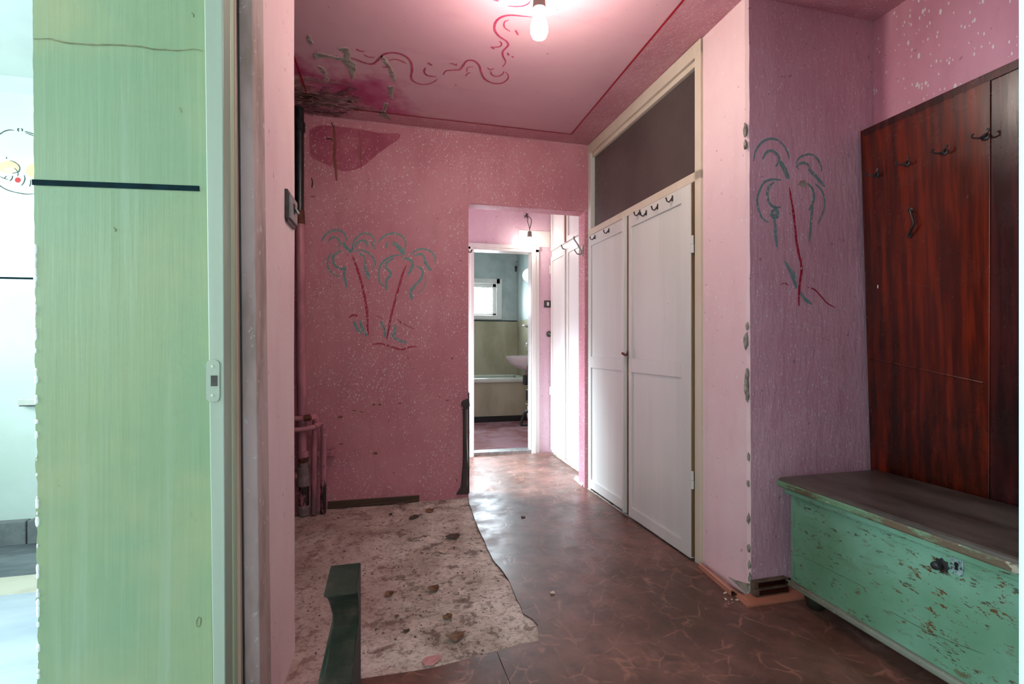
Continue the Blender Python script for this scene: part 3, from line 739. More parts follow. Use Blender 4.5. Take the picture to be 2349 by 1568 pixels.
def paint(lst, fn, kpx, n, name, mat, parent):
    m = MB()
    for i, (pl, wd) in enumerate(lst):
        m.ribbon([fn(*q) for q in crom(pl, 7)], wd*kpx*1.3, n, .0012 + .0002*(i % 3))
    return m.build(name, mat, parent)
k5 = 3.03/F/2.24
paint(fronds, C5, k5, (0, -1, 0), 'painted_fronds', M['palm_green'], wall_back)
paint(reds, C5, k5, (0, -1, 0), 'painted_trunks', M['palm_red'], wall_back)
A4 = lambda x, y: atY(1680 + x/3.136, y/3.136, PY)
A5 = lambda x, y: atY(1680 + x/2.529, 480 + y/2.529, PY)
fr4 = [([(150,1160),(165,1090),(205,1030),(260,1000),(320,1005),(370,1050),(400,1110),(405,1145)],14),([(215,1145),(240,1100),(280,1085),(320,1110),(335,1150),(310,1200)],18),
 ([(340,1160),(370,1210),(402,1290)],32),([(455,1180),(475,1140),(520,1115),(570,1112),(615,1150),(638,1200),(638,1240)],14),([(455,1205),(490,1175),(530,1175),(560,1212)],16),
 ([(545,1215),(600,1270),(662,1345)],25),([(350,1295),(290,1290),(230,1310),(195,1370),(178,1430),(185,1500),(215,1570),(260,1600)],16),
 ([(300,1310),(260,1345),(250,1400),(265,1460),(300,1490),(340,1495)],18),([(540,1320),(575,1360),(585,1420),(570,1480),(548,1512)],18),
 ([(590,1320),(640,1370),(662,1440),(655,1510),(615,1610)],12),([(270,1535),(310,1500),(345,1490)],16),([(300,1500),(325,1530),(300,1560),(290,1545)],22)]
fr5 = [([(230,20),(245,80),(250,150),(258,220)],16),([(215,30),(245,45),(268,40)],16),([(465,-20),(455,60),(450,120),(445,185)],14),([(303,298),(330,350),(355,410),(372,460)],18),([(350,350),(365,405)],10),([(395,480),(420,520),(460,550)],16)]
rd4 = [([(410,1350),(420,1420),(435,1500),(448,1570)],14)]
rd5 = [([(345,0),(360,80),(370,180),(385,260),(400,340),(390,430),(385,500),(385,560)],14),([(280,440),(300,428),(325,440)],6),([(435,452),(470,462),(500,490),(545,540),(595,570)],7)]
k4 = 2.02/F/3.136; k55 = 2.02/F/2.529
paint(fr4, A4, k4, (0, -1, 0), 'painted_fronds', M['palm_green'], wall_pier)
paint(fr5, A5, k55, (0, -1, 0), 'painted_fronds', M['palm_green'], wall_pier)
paint(rd4 , A4, k4, (0, -1, 0), 'painted_trunk', M['palm_red'], wall_pier)
paint(rd5, A5, k55, (0, -1, 0), 'painted_trunk', M['palm_red'], wall_pier)

# linoleum sheets on the concrete
edge = crom([(1074,1146),(1090,1195),(1110,1240),(1132,1285),(1160,1320),(1180,1362),(1200,1408)], 4) + [(1222, 1420), (1234,1434),(1237,1470)] + [(1190, 1480), (1140,1494)]
rnd = random.Random(2)
E = [atZ(u + rnd.uniform(-1.2, 1.2), v + rnd.uniform(-1.2, 1.2), 0) for u, v in edge]
seam = atZ(1140, 1494, 0)
m = MB()
polyA = [(.345, .39), (RX, .39), (RX, PY), (1.425, PY), (1.39, 2.0), (1.352, 3.2), (1.343, 3.22), (1.343, 3.34), (1.46, 3.36), (1.46, 4.37), (.40, 4.37), (.40, 3.345), (.489, 3.345), (.489, 3.225)] + [(p.x, p.y) for p in E] + [(.345, .40+1.0)]
m.prism([(x, y, -.001) for x, y in polyA], (0, 0, .005))
linoA = m.build('linoleum_sheet', M['lino']); tag(linoA, 'large red-brown veined linoleum sheet running down the hall to the bathroom door', 'flooring')
m = MB(); eb = [atZ(u, v, 0) for u, v in crom([(1139,1494),(1080,1510),(1000,1531),(920,1545),(830,1558),(700,1580),(640, 1590)], 4)]
polyB = [(.338, .39), (.338, 1.4)] + [(p.x, p.y) for p in eb] + [(-.33, 1.45), (-.33, .39)]
m.prism([(x, y, -.001) for x, y in polyB], (0, 0, .0045))
o = m.build('linoleum_sheet', M['lino']); tag(o, 'brown linoleum piece at the bottom edge, in front of the bare concrete', 'flooring')

# debris on the floor
def flake(name, u, v, su, sv, mat, label, cat, seed, tilt=.25, z0=.001):
    rnd = random.Random(seed); c = atZ(u, v, z0); d = (c - O).length; k = d/F
    rx = su*k; ry = sv*k*d/H*.9
    m = MB(); n = 11; top = []
    pts = [(rx*math.cos(2*math.pi*i/n)*rnd.uniform(.6, 1.1), ry*math.sin(2*math.pi*i/n)*rnd.uniform(.6, 1.1)) for i in range(n)]
    h = [abs(p[0]/rx)*tilt*rx*rnd.uniform(.2, 1) + .0008 for p in pts]
    lo = [m.bm.verts.new((p[0], p[1], hh)) for p, hh in zip(pts, h)]; hi = [m.bm.verts.new((p[0], p[1], hh + .0018)) for p, hh in zip(pts, h)]
    cl = m.bm.verts.new((0, 0, .0005)); ch = m.bm.verts.new((0, 0, .0030))
    for i in range(n):
        j = (i+1) % n
        m.bm.faces.new([lo[i], lo[j], hi[j], hi[i]]); m.bm.faces.new([lo[j], lo[i], cl]); m.bm.faces.new([hi[i], hi[j], ch])
    o = m.build(name, mat); o.location = (c.x, c.y, z0 + .0002); o.rotation_euler = (0, 0, rnd.uniform(-.4, .4))
    tag(o, label, cat, None)
    return o
leaf = simple('dry_brown_leaf', lin(132, 96, 66), lin(104, 72, 50), .7, scale=60, bump=.4)
grit = simple('grey_brown_crumb', lin(92, 74, 62), lin(66, 54, 46), .9, scale=60, bump=.4)
palechip = simple('pale_chip', lin(214, 198, 178), lin(196, 178, 160), .8, scale=60)
pinkchip = simple('pink_plaster_flake', lin(206, 150, 146), lin(190, 132, 132), .8, scale=60)
flake('dry_leaf', 1048, 1460, 22, 9, leaf, 'large dry brown leaf on concrete near the linoleum corner', 'leaf', 1, .5)
flake('dry_leaf', 986, 1171, 11, 5, leaf, 'brown dry flake on concrete in front of the skirting piece end', 'leaf', 2, .4)
flake('dry_leaf', 1040, 1230, 17, 6, simple('dark_flake', lin(86, 64, 52), lin(70, 52, 44), .8, scale=50), 'oval dark brown flake on concrete beside the linoleum edge', 'debris', 3, .2)
flake('dry_leaf', 995, 1350, 15, 6, leaf, 'red-brown crumpled flake in the middle of the concrete', 'leaf', 4, .4)
flake('dry_leaf', 1027, 1415, 10, 6, leaf, 'tan leaf scrap beside the grey concrete stain', 'leaf', 5, .4)
flake('dry_leaf', 893, 1363, 10, 6, leaf, 'small tan curled leaf right of the green post', 'leaf', 6, .6)
flake('dry_leaf', 910, 1413, 6, 3, leaf, 'tiny brown leaf crumb right of the green post', 'leaf', 7, .3)
flake('plaster_flake', 1018, 1266, 13, 5, palechip, 'pale curled plaster flake on concrete left of the linoleum edge', 'debris', 8, .5)
flake('plaster_flake', 1267, 1360, 6, 3, palechip, 'small pale pebble on the brown linoleum', 'debris', 9, .5, .005)
flake('crumb', 950, 1186, 11, 4, grit, 'grey crumb of plaster on concrete near the back wall', 'debris', 10, .3)
flake('crumb', 896, 1179, 5, 2, M['blackplastic'], 'small black scrap on concrete near the back wall', 'debris', 11, .3)
flake('crumb', 1200, 1186, 6, 2, grit, 'small dark scrap on the linoleum in the hall middle', 'debris', 12, .3, .005)
flake('crumb', 932, 1447, 8, 3, grit, 'grey stone crumb on the front of the concrete', 'debris', 13, .4)
flake('plaster_flake', 990, 1515, 24, 9, pinkchip, 'pink plaster patch at the front edge of the concrete', 'debris', 14, .05)
m = MB(); rnd = random.Random(33)
for i in range(420):
    u = rnd.uniform(690, 1215); v = 1165 + 335*rnd.random()**1.3
    c = atZ(u, v, 0)
    if u > 1062 + (v-1145)*.45 or c.x < -.32 and c.y < 1.75: continue
    r = rnd.uniform(.0015, .006)*(1.0 if rnd.random() < .9 else 2)
    h = rnd.uniform(.001, .004); n = 5; ph = rnd.random()*6
    ring = [m.bm.verts.new((c.x + r*math.cos(ph+2*math.pi*k/n)*rnd.uniform(.6, 1.2), c.y + r*math.sin(ph+2*math.pi*k/n)*rnd.uniform(.6, 1.2), -.001)) for k in range(n)]
    t = m.bm.verts.new((c.x, c.y, h))
    for k in range(n): m.bm.faces.new([ring[k], ring[(k+1) % n], t])
o = m.build('floor_grit', simple('grit', lin(150, 126, 112), lin(84, 68, 58), .9, scale=9)); tag(o, 'scattered grit and plaster crumbs on the bare concrete', 'grit', kind='stuff')

# skirting piece at the back wall
a, b = atY(752, 1166, BW - .012), atY(962, 1146, BW - .012)
m = MB(); m.prism([(a.x, BW-.012, .0), (b.x, BW-.012, .004), (b.x, BW-.012, .040), (a.x, BW-.012, .044)], (0, .014, 0))
m.prism([(a.x, BW-.020, .0), (b.x, BW-.020, .003), (b.x, BW-.020, .014), (a.x, BW-.020, .016)], (0, .010, 0))
struct(m, 'baseboard_back', M['brownwood'], label='short piece of brown wooden skirting at the foot of the back wall', bevel=.002)

# ------------------------------------------------------------------ corridor beyond, and bathroom
DW = 4.38
m = MB()
bx0, bx1 = .70, 1.285                          # door opening
m.box(-.9, bx0-.06, DW, DW+.10, -.05, 2.6); m.box(bx0-.06, bx1+.06, DW, DW+.10, 2.0, 2.6); m.box(bx1+.06, 1.52, DW, DW+.10, -.05, 2.6)
wall_c = struct(m, 'wall_corridor', M['mauve'], label='mauve wall around the bathroom door')
# paler square on the wall behind the bulb
c = atY(1190, 527, DW); d = atY(1262, 580, DW)
m = MB().box(c.x, min(d.x, 1.48), DW-.004, DW+.01, 2.0, c.z); m.build('pale_patch', M['white_paint'], wall_c)
m = MB(); m.box(-.82, -.70, 3.34, 3.52, -.05, 2.6); m.box(-.82, -.70, 4.32, 4.5, -.05, 2.6); m.box(-.82, -.70, 3.52, 4.32, 2.2, 2.6); m.box(-.82, -.70, 3.52, 4.32, -.05, .2)
struct(m, 'wall_corridor_left', M['mauve'], label='corridor wall holding the daylight opening')
m = MB().box(-.9, 2.2, BW+.1, DW+.1, CZ-.02, CZ+.12); struct(m, 'ceiling_corridor', M['mauve'], label='corridor ceiling')
m = MB(); m.box(1.50, 2.12, 3.30, 4.5, -.05, 2.6); struct(m, 'wall_corridor_right', M['cream_wood'], label='wall behind the corridor cupboard')
# bathroom door frame
door2 = empty('door_2'); tag(door2, 'white frame of the bathroom doorway, door removed', kind='structure')
Y0 = DW - .02
m = MB(); m.box(bx0-.045, bx0+.012, Y0, DW+.11, 0, 1.99); m.build('frame_jamb', M['white_paint'], door2, .004)
m = MB(); m.box(bx1-.012, bx1+.065, Y0, DW+.11, 0, 1.99); m.build('frame_jamb', M['white_paint'], door2, .004)
m = MB(); m.box(bx1-.012, bx1+.030, Y0-.012, Y0+.02, 0, 1.975); m.box(bx0-.02, bx0+.012, Y0-.012, Y0+.02, 0, 1.975); m.build('frame_moulding', M['white_paint'], door2, .004)
m = MB(); m.box(bx0-.045, bx1+.065, Y0, DW+.11, 1.94, 2.0); m.box(bx0-.045, bx1+.065, Y0-.012, Y0+.02, 1.965, 2.0); m.build('frame_head', M['white_paint'], door2, .004)
m = MB(); m.box(bx0-.01, bx1+.01, Y0+.01, DW+.11, -.01, .035); m.build('threshold', M['steel'], door2, .004)
# bathroom shell
BY, BXR, BXL = 6.95, 1.80, .05
m = MB(); wx0, wx1, wz0, wz1 = .82, 1.53, 1.46, 2.02
yy = BY
def bathwall(z0, z1, name, mat, hole, label):
    m = MB()
    if hole:
        m.box(BXL, wx0, yy, yy+.2, z0, z1); m.box(wx1, BXR+.1, yy, yy+.2, z0, z1); m.box(wx0, wx1, yy, yy+.2, wz1, z1); m.box(wx0, wx1, yy, yy+.2, z0, wz0)
    else: m.box(BXL, BXR+.1, yy, yy+.2, z0, z1)
    return struct(m, name, mat, label=label)
wbath = bathwall(1.41, 2.6, 'wall_bathroom_upper', M['teal_grey'], True, 'grey-teal upper bathroom wall with a small window')
bathwall(-.05, 1.41, 'wall_bathroom_lower', M['khaki'], False, 'khaki lower bathroom wall behind the bathtub')
m = MB().box(BXL, BXR, yy-.003, yy+.01, 1.402, 1.416); m.build('painted_stripe', M['navy'], wbath)
m = MB()
for i, (u, v, a, b) in enumerate([(1184, 614, 4, 6), (1186, 600, 2, 2), (1183, 621, 3, 2)]): blob(m, atY(u, v, yy), (a*.0066, 0, 0), (0, 0, b*.0066), (0, -1, 0), .002, i, 8)
m.build('wall_nick', M['bakelite'], wbath)
m = MB().box(BXR, BXR+.1, DW+.1, yy, -.05, 1.41); struct(m, 'wall_bathroom_right', M['khaki'], label='khaki right bathroom wall')
m = MB().box(BXR, BXR+.1, DW+.1, yy, 1.41, 2.6); struct(m, 'wall_bathroom_right.001', M['teal_grey'])
m = MB().box(BXL-.1, BXL, DW+.1, yy+.2, -.05, 2.6); struct(m, 'wall_bathroom_left', M['teal_grey'])
m = MB().box(BXL-.1, BXR+.1, DW+.1, yy+.2, 2.5, 2.6); struct(m, 'ceiling_bathroom', M['white_ceil'])
m = MB().box(BXL, BXR, DW+.09, yy, -.01, .006); struct(m, 'floor_bathroom', M['bathfloor'], label='glossy mauve-brown bathroom floor')
# window
win = empty('window_1', ((wx0+wx1)/2, yy, wz0)); tag(win, 'small white-framed bathroom window full of daylight', kind='structure')
def wpart(boxes, name, mat, bevel=.004, parent=win):
    m = MB()
    for b in boxes: m.box(*b)
    o = m.build(name, mat, None, bevel); o.parent = parent; o.matrix_parent_inverse = Matrix.Translation(-Vector(win.location)); return o
f = .055
wpart([(wx0-.03, wx0+f, yy-.02, yy+.1, wz0-.02, wz1+.02), (wx1-f, wx1+.03, yy-.02, yy+.1, wz0-.02, wz1+.02), (wx0, wx1, yy-.02, yy+.1, wz1-f, wz1+.02), (wx0-.02, wx1+.02, yy-.03, yy+.1, wz0-.03, wz0+f*.5)], 'window_frame', M['white_paint'])
g = f + .05
wpart([(wx0+f, wx0+g, yy+.02, yy+.08, wz0+.03, wz1-f), (wx1-g, wx1-f, yy+.02, yy+.08, wz0+.03, wz1-f), (wx0+f, wx1-f, yy+.02, yy+.08, wz1-g, wz1-f), (wx0+f, wx1-f, yy+.02, yy+.08, wz0+.025, wz0+.06)], 'window_sash', M['white_paint'])
wpart([(wx0+g-.005, wx1-g+.005, yy+.045, yy+.05, wz0+.055, wz1-g+.005)], 'pane', M['glass'], 0)
wpart([(wx1-g-.008, wx1-g, yy+.03, yy+.055, wz0+.06, wz1-g), (wx0+g, wx1-g, yy+.03, yy+.055, wz1-g-.008, wz1-g), (wx0+g, wx1-g, yy+.03, yy+.055, wz0+.055, wz0+.063)], 'rubber_seal', M['blackplastic'], 0)
# bathtub with tiled-in front panel
TY = 6.22
tub = empty('bathtub', (1.0, TY, 0)); tag(tub, 'white enamelled bathtub built in behind a khaki panel under the window', 'bathtub')
def child(mb, name, mat, par, bevel=0.0, smooth=False, sub=None):
    o = mb.build(name, mat, None, bevel, smooth); o.parent = sub or par
    inv = Matrix.Translation(-Vector(par.location))
    if par.rotation_euler.z: inv = Matrix.Rotation(-par.rotation_euler.z, 4, 'Z') @ inv
    o.matrix_parent_inverse = inv if sub is None else Matrix.Identity(4)
    return o
m = MB(); rim = []
m.box(BXL+.01, 1.79, TY-.02, TY+.05, .535, .60); m.box(BXL+.01, 1.79, yy-.06, yy-.005, .56, .60); m.box(1.72, 1.79, TY, yy-.01, .56, .60); m.box(BXL+.01, .1, TY, yy-.01, .56, .60)
child(m, 'rim', M['enamel'], tub, .02)
m = MB(); m.prism([(.1, TY+.05, .57), (.1, TY+.15, .2), (.1, yy-.12, .2), (.1, yy-.06, .57), (.1, yy-.09, .57), (.1, yy-.15, .23), (.1, TY+.18, .23), (.1, TY+.08, .57)], (1.62, 0, 0)); child(m, 'basin', M['enamel'], tub)
m = MB().box(BXL+.01, 1.79, TY+.012, TY+.05, .08, .535); child(m, 'front_panel', M['khaki'], tub)
m = MB().box(BXL+.01, 1.79, TY+.004, TY+.05, .006, .085); child(m, 'plinth', M['black'], tub)
# washbasin on the right bathroom wall
SY = 5.30
sink = empty('washbasin', (BXR, SY, .75)); tag(sink, 'wall-hung grey-white washbasin at the bathroom door edge', 'washbasin')
def sinkmesh():
    m = MB(); sec = []
    prof = [(.265, .895), (.275, .915), (.262, .918), (.24, .90), (.20, .83), (.0, .80)]
    outer = [(1.0, .915), (.995, .895), (.93, .84), (.80, .79), (.62, .75), (.42, .73)]
    inner = [(1.0, .918), (.93, .916), (.86, .87), (.68, .82), (.3, .80)]
    def ring(s, z):
        out = []
        for k in range(25):
            a = math.pi/2 + math.pi*k/24
            out.append((BXR + .56*s*math.cos(a)*1.0, SY + .29*s*math.sin(a), z))
        return out
    rows = [ring(s, z) for s, z in outer[::-1] + inner]
    vs = [[m.bm.verts.new(p) for p in r] for r in rows]
    for i in range(len(vs)-1):
        for k in range(24): m.bm.faces.new([vs[i][k], vs[i][k+1], vs[i+1][k+1], vs[i+1][k]])
    m.bm.faces.new(vs[0]); m.bm.faces.new(vs[-1])
    return m
child(sinkmesh(), 'bowl', M['ceramic'], sink, 0, True)
m = MB().tube([(BXR-.005, SY+.02, .99), (BXR-.40, SY+.02, .99), (BXR-.41, SY+.02, .94)] if 0 else [(1.62, SY+.1, .92), (1.62, SY+.1, 1.06), (1.56, SY+.1, 1.115), (1.50, SY+.1, 1.10), (1.475, SY+.1, 1.06)], .011, 10)
c = atY(1213, 790, SY); dx = c.x - 1.48
m2 = MB().tube([(1.60+dx, SY+.1, .92), (1.60+dx, SY+.1, 1.03), (1.57+dx, SY+.1, 1.075), (1.52+dx, SY+.1, 1.085), (1.485+dx, SY+.1, 1.06), (1.475+dx, SY+.1, 1.03)], .012, 10); m.bm.free()
child(m2, 'spout', M['chrome'], sink, 0, True)
c = atY(1214, 809, SY+.05)
m = MB().lathe([(.008, -.03), (.024, -.026), (.026, 0), (.024, .022), (.008, .026)], (c.x, SY+.05, c.z), 12, 'z'); child(m, 'tap_knob', M['chrome'], sink, 0, False)
m = MB().tube([(1.50, SY+.02, .74), (1.50, SY+.02, .62), (1.60, SY+.02, .56), (BXR-.005, SY+.02, .56)], .028, 12); child(m, 'drain_pipe', M['greywrap'], sink, 0, True)
# shelf and globe lamp on that wall
c = atY(1200, 746, 5.55)
sh = empty('wall_shelf', (BXR, 5.55, c.z)); tag(sh, 'small white shelf on the wall above the washbasin', 'shelf')
m = MB(); m.prism([(c.x, 5.50, c.z-.012), (BXR, 5.45, c.z-.012), (BXR, 5.65, c.z-.012), (c.x, 5.60, c.z-.012)], (0, 0, .016)); child(m, 'shelf_plate', M['ceramic'], sh, .004)
m = MB().tube([(c.x+.03, 5.55, c.z-.02), (BXR-.01, 5.55, c.z-.05)], .008, 8); child(m, 'bracket', M['chrome'], sh)
c = atY(1214, 631, 5.62)
gl = empty('wall_lamp', (BXR, 5.62, c.z)); tag(gl, 'lit white globe lamp on the bathroom wall beside the window', 'lamp')
m = MB(); bmesh.ops.create_uvsphere(m.bm, u_segments=20, v_segments=14, radius=.082)
for q in m.bm.verts: q.co += Vector((c.x, 5.62, c.z))
child(m, 'globe', M['globe'], gl, 0, True)
m = MB().tube([(c.x+.07, 5.62, c.z), (BXR-.002, 5.62, c.z)], .035, 12); child(m, 'lamp_base', M['ceramic'], gl)
# folded black wheeled frame below the basin
fy = 5.0
st = empty('folded_stroller', (atY(1212, 990, fy).x, fy, .0)); tag(st, 'folded black and chrome wheeled frame standing below the washbasin', 'stroller')
B_ = lambda x, y: atY(1145 + x/5.23, 720 + y/5.23, fy)
def Pt(x, y, dy=0): p = B_(x, y); return (p.x, fy+dy, max(.02, p.z))
m = MB().tube([Pt(262,1330), Pt(280,1250), Pt(305,1190), Pt(345,1165), Pt(385,1160)], .016, 10); child(m, 'frame_tube', M['blackplastic'], st, 0, True)
m = MB().tube([Pt(330,1160,.06), Pt(350,1230,.06), Pt(372,1290,.06), Pt(400,1330,.06)], .013, 10); child(m, 'frame_tube', M['blackplastic'], st, 0, True)
m = MB().tube([Pt(340,1170,.03), Pt(356,1250,.03), Pt(385,1312,.03)], .006, 8); child(m, 'chrome_tube', M['chrome'], st, 0, True)
m = MB().tube([Pt(255,1335), Pt(320,1333), Pt(420,1328)], .011, 10); child(m, 'foot_bar', M['blackplastic'], st, 0, True)
for (x0, y0, x1, y1, nm) in [(345,610,392,730,'grip'), (328,905,392,1040,'joint'), (292,730,350,850,'grip')]:
    p, q = B_(x0, y1), B_(x1, y0); m = MB().box(p.x, q.x, fy-.03, fy+.04, p.z, q.z); child(m, nm, M['blackplastic'], st, .012)
m = MB().tube([Pt(365,650), Pt(352,740), Pt(330,830), Pt(312,845)], [.017, .019, .016, .012], 10); child(m, 'handle_arm', M['blackplastic'], st, 0, True)
m = MB().tube([Pt(392,845), Pt(368,880), Pt(366,930)], .010, 8); child(m, 'cable', M['blackplastic'], st, 0, True)
p, q = B_(318, 1150), B_(372, 1090); m = MB().lathe([(.006, -.02), (.022, -.018), (.022, .018), (.006, .02)], ((p.x+q.x)/2, fy-.02, (p.z+q.z)/2), 14, 'z'); child(m, 'clamp', M['chrome'], st)
m = MB().tube([Pt(310,1075), Pt(400,1085)], .007, 8); child(m, 'cross_rod', M['chrome'], st, 0, True)
wc = B_(388, 1440); wr = .045
ring = [(wc.x + wr*math.cos(a), fy-.32, .055 + wr*math.sin(a)) for a in [2*math.pi*k/18 for k in range(19)]]
m = MB().tube(ring, .009, 8, cap=False); child(m, 'wheel', M['chrome'], st, 0, True)
m = MB().tube([(wc.x, fy-.32, .055), (wc.x+.02, fy-.15, .09), (wc.x+.03, fy, .12)], .009, 8); child(m, 'wheel_arm', M['blackplastic'], st, 0, True)

# corridor switches
def on_wall(u, v): return atY(u, v, DW)
c = on_wall(1256, 697)
sw = empty('light_switch', c); tag(sw, 'small dark brown light switch with white rocker beside the bathroom door', 'switch')
m = MB().box(c.x-.036, c.x+.034, DW-.010, DW, c.z-.034, c.z+.034); child(m, 'plate', M['bakelite'], sw, .004)
m = MB().box(c.x-.010, c.x+.012, DW-.015, DW-.009, c.z-.018, c.z+.018); child(m, 'rocker', M['enamel'], sw, .002)
c = on_wall(1259, 766)
sw = empty('rotary_switch', c); tag(sw, 'round black rotary switch low beside the bathroom door', 'switch')
m = MB().lathe([(.027, 0), (.027, -.010), (.020, -.018), (.001, -.019)], (c.x, DW, c.z), 20, 'y'); child(m, 'body', M['bakelite'], sw)
m = MB(); m.prism([(c.x-.016, DW-.024, c.z+.010), (c.x+.014, DW-.024, c.z-.012), (c.x+.018, DW-.024, c.z-.006), (c.x-.012, DW-.024, c.z+.016)], (0, .008, 0)); child(m, 'knob', M['steel'], sw, .001)
# corridor bulb hanging from torn wires
c = atY(1215, 545, 4.26); bx, by = c.x, 4.26
j = atY(1207, 496, DW)
bl = empty('bare_bulb', (bx, by, 2.2)); tag(bl, 'bare lit bulb hanging from torn wires above the bathroom door', 'lamp')
zt = atY(1215, 530, 4.26).z; zb = atY(1215, 543, 4.26).z
m = MB().lathe([(.006, zt), (.018, zt-.004), (.022, zb+.01), (.022, zb-.004)], (bx, by, 0), 16); child(m, 'lamp_socket', M['socket'], bl, 0, True)
m = MB().lathe([(.012, zb), (.016, zb-.02), (.028, zb-.045), (.031, zb-.065), (.024, zb-.088), (.008, zb-.098)], (bx, by, 0), 18); child(m, 'bulb', M['bulb2'], bl, 0, True)
jz = j.z
m = MB().tube([(j.x, DW-.004, jz), (j.x+.005, DW-.05, jz-.03), (bx-.016, by+.02, zt+.10), (bx-.01, by, zt+.06), (bx, by, zt+.02), (bx, by, zt-.003)], .0035, 6); child(m, 'wire', M['wire'], bl)
m = MB().tube([(j.x+.02, DW-.004, jz+.0), (bx+.02, by+.05, jz-.03), (bx+.024, by+.02, zt+.11), (bx+.012, by, zt+.06), (bx, by, zt+.02)], .0035, 6); child(m, 'wire', M['wire'], bl)
m = MB(); rnd = random.Random(4)
pts = [(j.x-.01 + rnd.uniform(-.02, .03), DW-.012 + rnd.uniform(-.01, .01), jz + rnd.uniform(-.035, .04)) for i in range(12)]
m.tube(pts, .003, 5); child(m, 'wire_tangle', M['wire'], bl)

# ------------------------------------------------------------------ green room (left of the frame, and behind the camera)
FY = 3.05
m = MB().box(-2.6, -.95, FY, FY+.15, -.05, 2.42); wfar = struct(m, 'wall_far', M['mint'], label='bright pale mint wall of the green room with painted fruit plate')
m = MB().box(-2.75, -.95, -2.1, FY+.1, 2.44, 2.56); m.box(-.95, -.36, -2.1, 1.68, 2.44, 2.56); m.box(-.4, 2.6, -2.1, .4, 2.44, 2.56); struct(m, 'ceiling_room', M['white_ceil'], label='white ceiling of the green room')
m = MB(); m.prism([(-2.6, FY, 2.44), (-2.6, FY, 2.38), (-2.6, FY-.06, 2.44)], (1.7, 0, 0)); struct(m, 'trim_1', M['white_ceil'], label='cove of the green room')
m = MB(); m.box(-2.62, -2.5, -2.1, FY+.1, -.05, .9); m.box(-2.62, -2.5, -2.1, FY+.1, 2.3, 2.5)
for y0, y1 in ((-2.1, -1.62), (-.58, .70), (1.09, 1.3), (2.7, 3.15)): m.box(-2.62, -2.5, y0, y1, .9, 2.3)
struct(m, 'wall_window_side', M['mint'], label='window wall of the green room')
m = MB(); m.box(-2.6, 2.6, -2.1, -2.0, -.05, .85); m.box(-2.6, 2.6, -2.1, -2.0, 2.3, 2.5); m.box(-2.6, -1.65, -2.1, -2.0, .85, 2.3); m.box(.65, 2.6, -2.1, -2.0, .85, 2.3)
struct(m, 'wall_rear', M['mint'], label='rear wall of the green room')
m = MB().box(2.45, 2.6, -2.1, .3, -.05, 2.5); struct(m, 'wall_room_right', M['mint'])
m = MB().box(-2.6, -.9, -2.0, 2.42, -.02, .003); m.box(-.9, -.345, -2.0, 1.2, -.02, .003); m.box(-.345, 2.5, -2.0, .38, -.02, .003); struct(m, 'floor_room', M['whitefloor'], label='worn pale floor of the green room')
m = MB().box(-2.6, -.94, 2.42, 2.60, -.02, .006); struct(m, 'trim_2', M['creamstrip'], label='cream strip across the green room floor')
m = MB().box(-2.6, -.94, 2.60, FY, -.02, .002); struct(m, 'floor_alcove', M['greyrough'], label='rough grey floor along the mint wall')
bs = empty('baseboard_far'); tag(bs, 'grey rough skirting blocks at the foot of the mint wall', kind='structure')
xj = atY(60, 1215, FY-.04).x
for x0, x1 in ((-2.6, xj-.003), (xj+.003, -.95)):
    m = MB().box(x0, x1, FY-.04, FY+.01, 0, .125); m.build('skirting_block', M['greyblock'], bs, .005)
m = MB(); n = (0, -1, 0)
m.ribbon([atY(u, 637 + (u)*.02, FY) for u in range(-20, 100, 10)], .010, n, .0015, True); m.build('painted_stripe', M['navy'], wfar)
D = lambda x, y: atY(x/7.12, 260 + y/7.12, FY)
kk = 2.5/F/7.12
ink = [([(-140,480),(-70,400),(0,340),(70,295),(150,272),(235,275)],12),([(405,295),(470,312),(560,340)],12),([(420,322),(480,340),(560,372)],10),([(-140,1030),(-60,1120),(0,1180),(110,1245),(220,1280),(310,1300),(430,1318),(560,1312)],12),
 ([(318,245),(295,258),(298,282),(315,297)],14),([(350,245),(368,270),(358,292)],14),([(160,770),(230,790),(300,840),(325,890),(310,945),(260,970),(200,978)],11),([(235,890),(275,930),(298,980),(288,1030)],9),([(106,710),(110,745)],8),
 ([(0,1030),(70,1062),(140,1080)],9),([(110,1020),(70,1062)],9),([(208,1018),(195,1070),(158,1105)],10),([(395,1005),(408,1060),(390,1130),(350,1180)],11),([(500,1085),(500,1150),(480,1195)],11)]
paint(ink, D, kk, n, 'painted_lines', M['ink'], wfar)
def pblob(cx, cy, rx, ry, name, mat, lift, seed):
    m = MB(); sides = 22; pts = [D(cx + rx*math.cos(2*math.pi*k/sides), cy + ry*math.sin(2*math.pi*k/sides)) + Vector((0, -lift, 0)) for k in range(sides)]
    m.prism(pts, (0, lift+.002, 0)); m.build(name, mat, wfar)
pblob(150, 875, 170, 105, 'painted_fruit', M['yellow'], .0008, 1); pblob(560, 935, 140, 115, 'painted_fruit', M['yellow'], .0008, 2)
pblob(165, 925, 105, 50, 'painted_blush', M['peach'], .0011, 3); pblob(292, 1088, 48, 42, 'painted_cherry', M['cherry'], .0011, 4)
c = atY(68, 921, FY)
sk = empty('wall_socket', c); tag(sk, 'white plastic socket box on the mint wall, cut by the green wall edge', 'socket')
m = MB().box(c.x-.03, c.x+.06, FY-.035, FY, c.z-.016, c.z+.018); child(m, 'box', M['enamel'], sk, .004)
m = MB().box(c.x-.026, c.x+.06, FY-.032, FY, c.z-.020, c.z-.015); child(m, 'base', M['blackplastic'], sk)

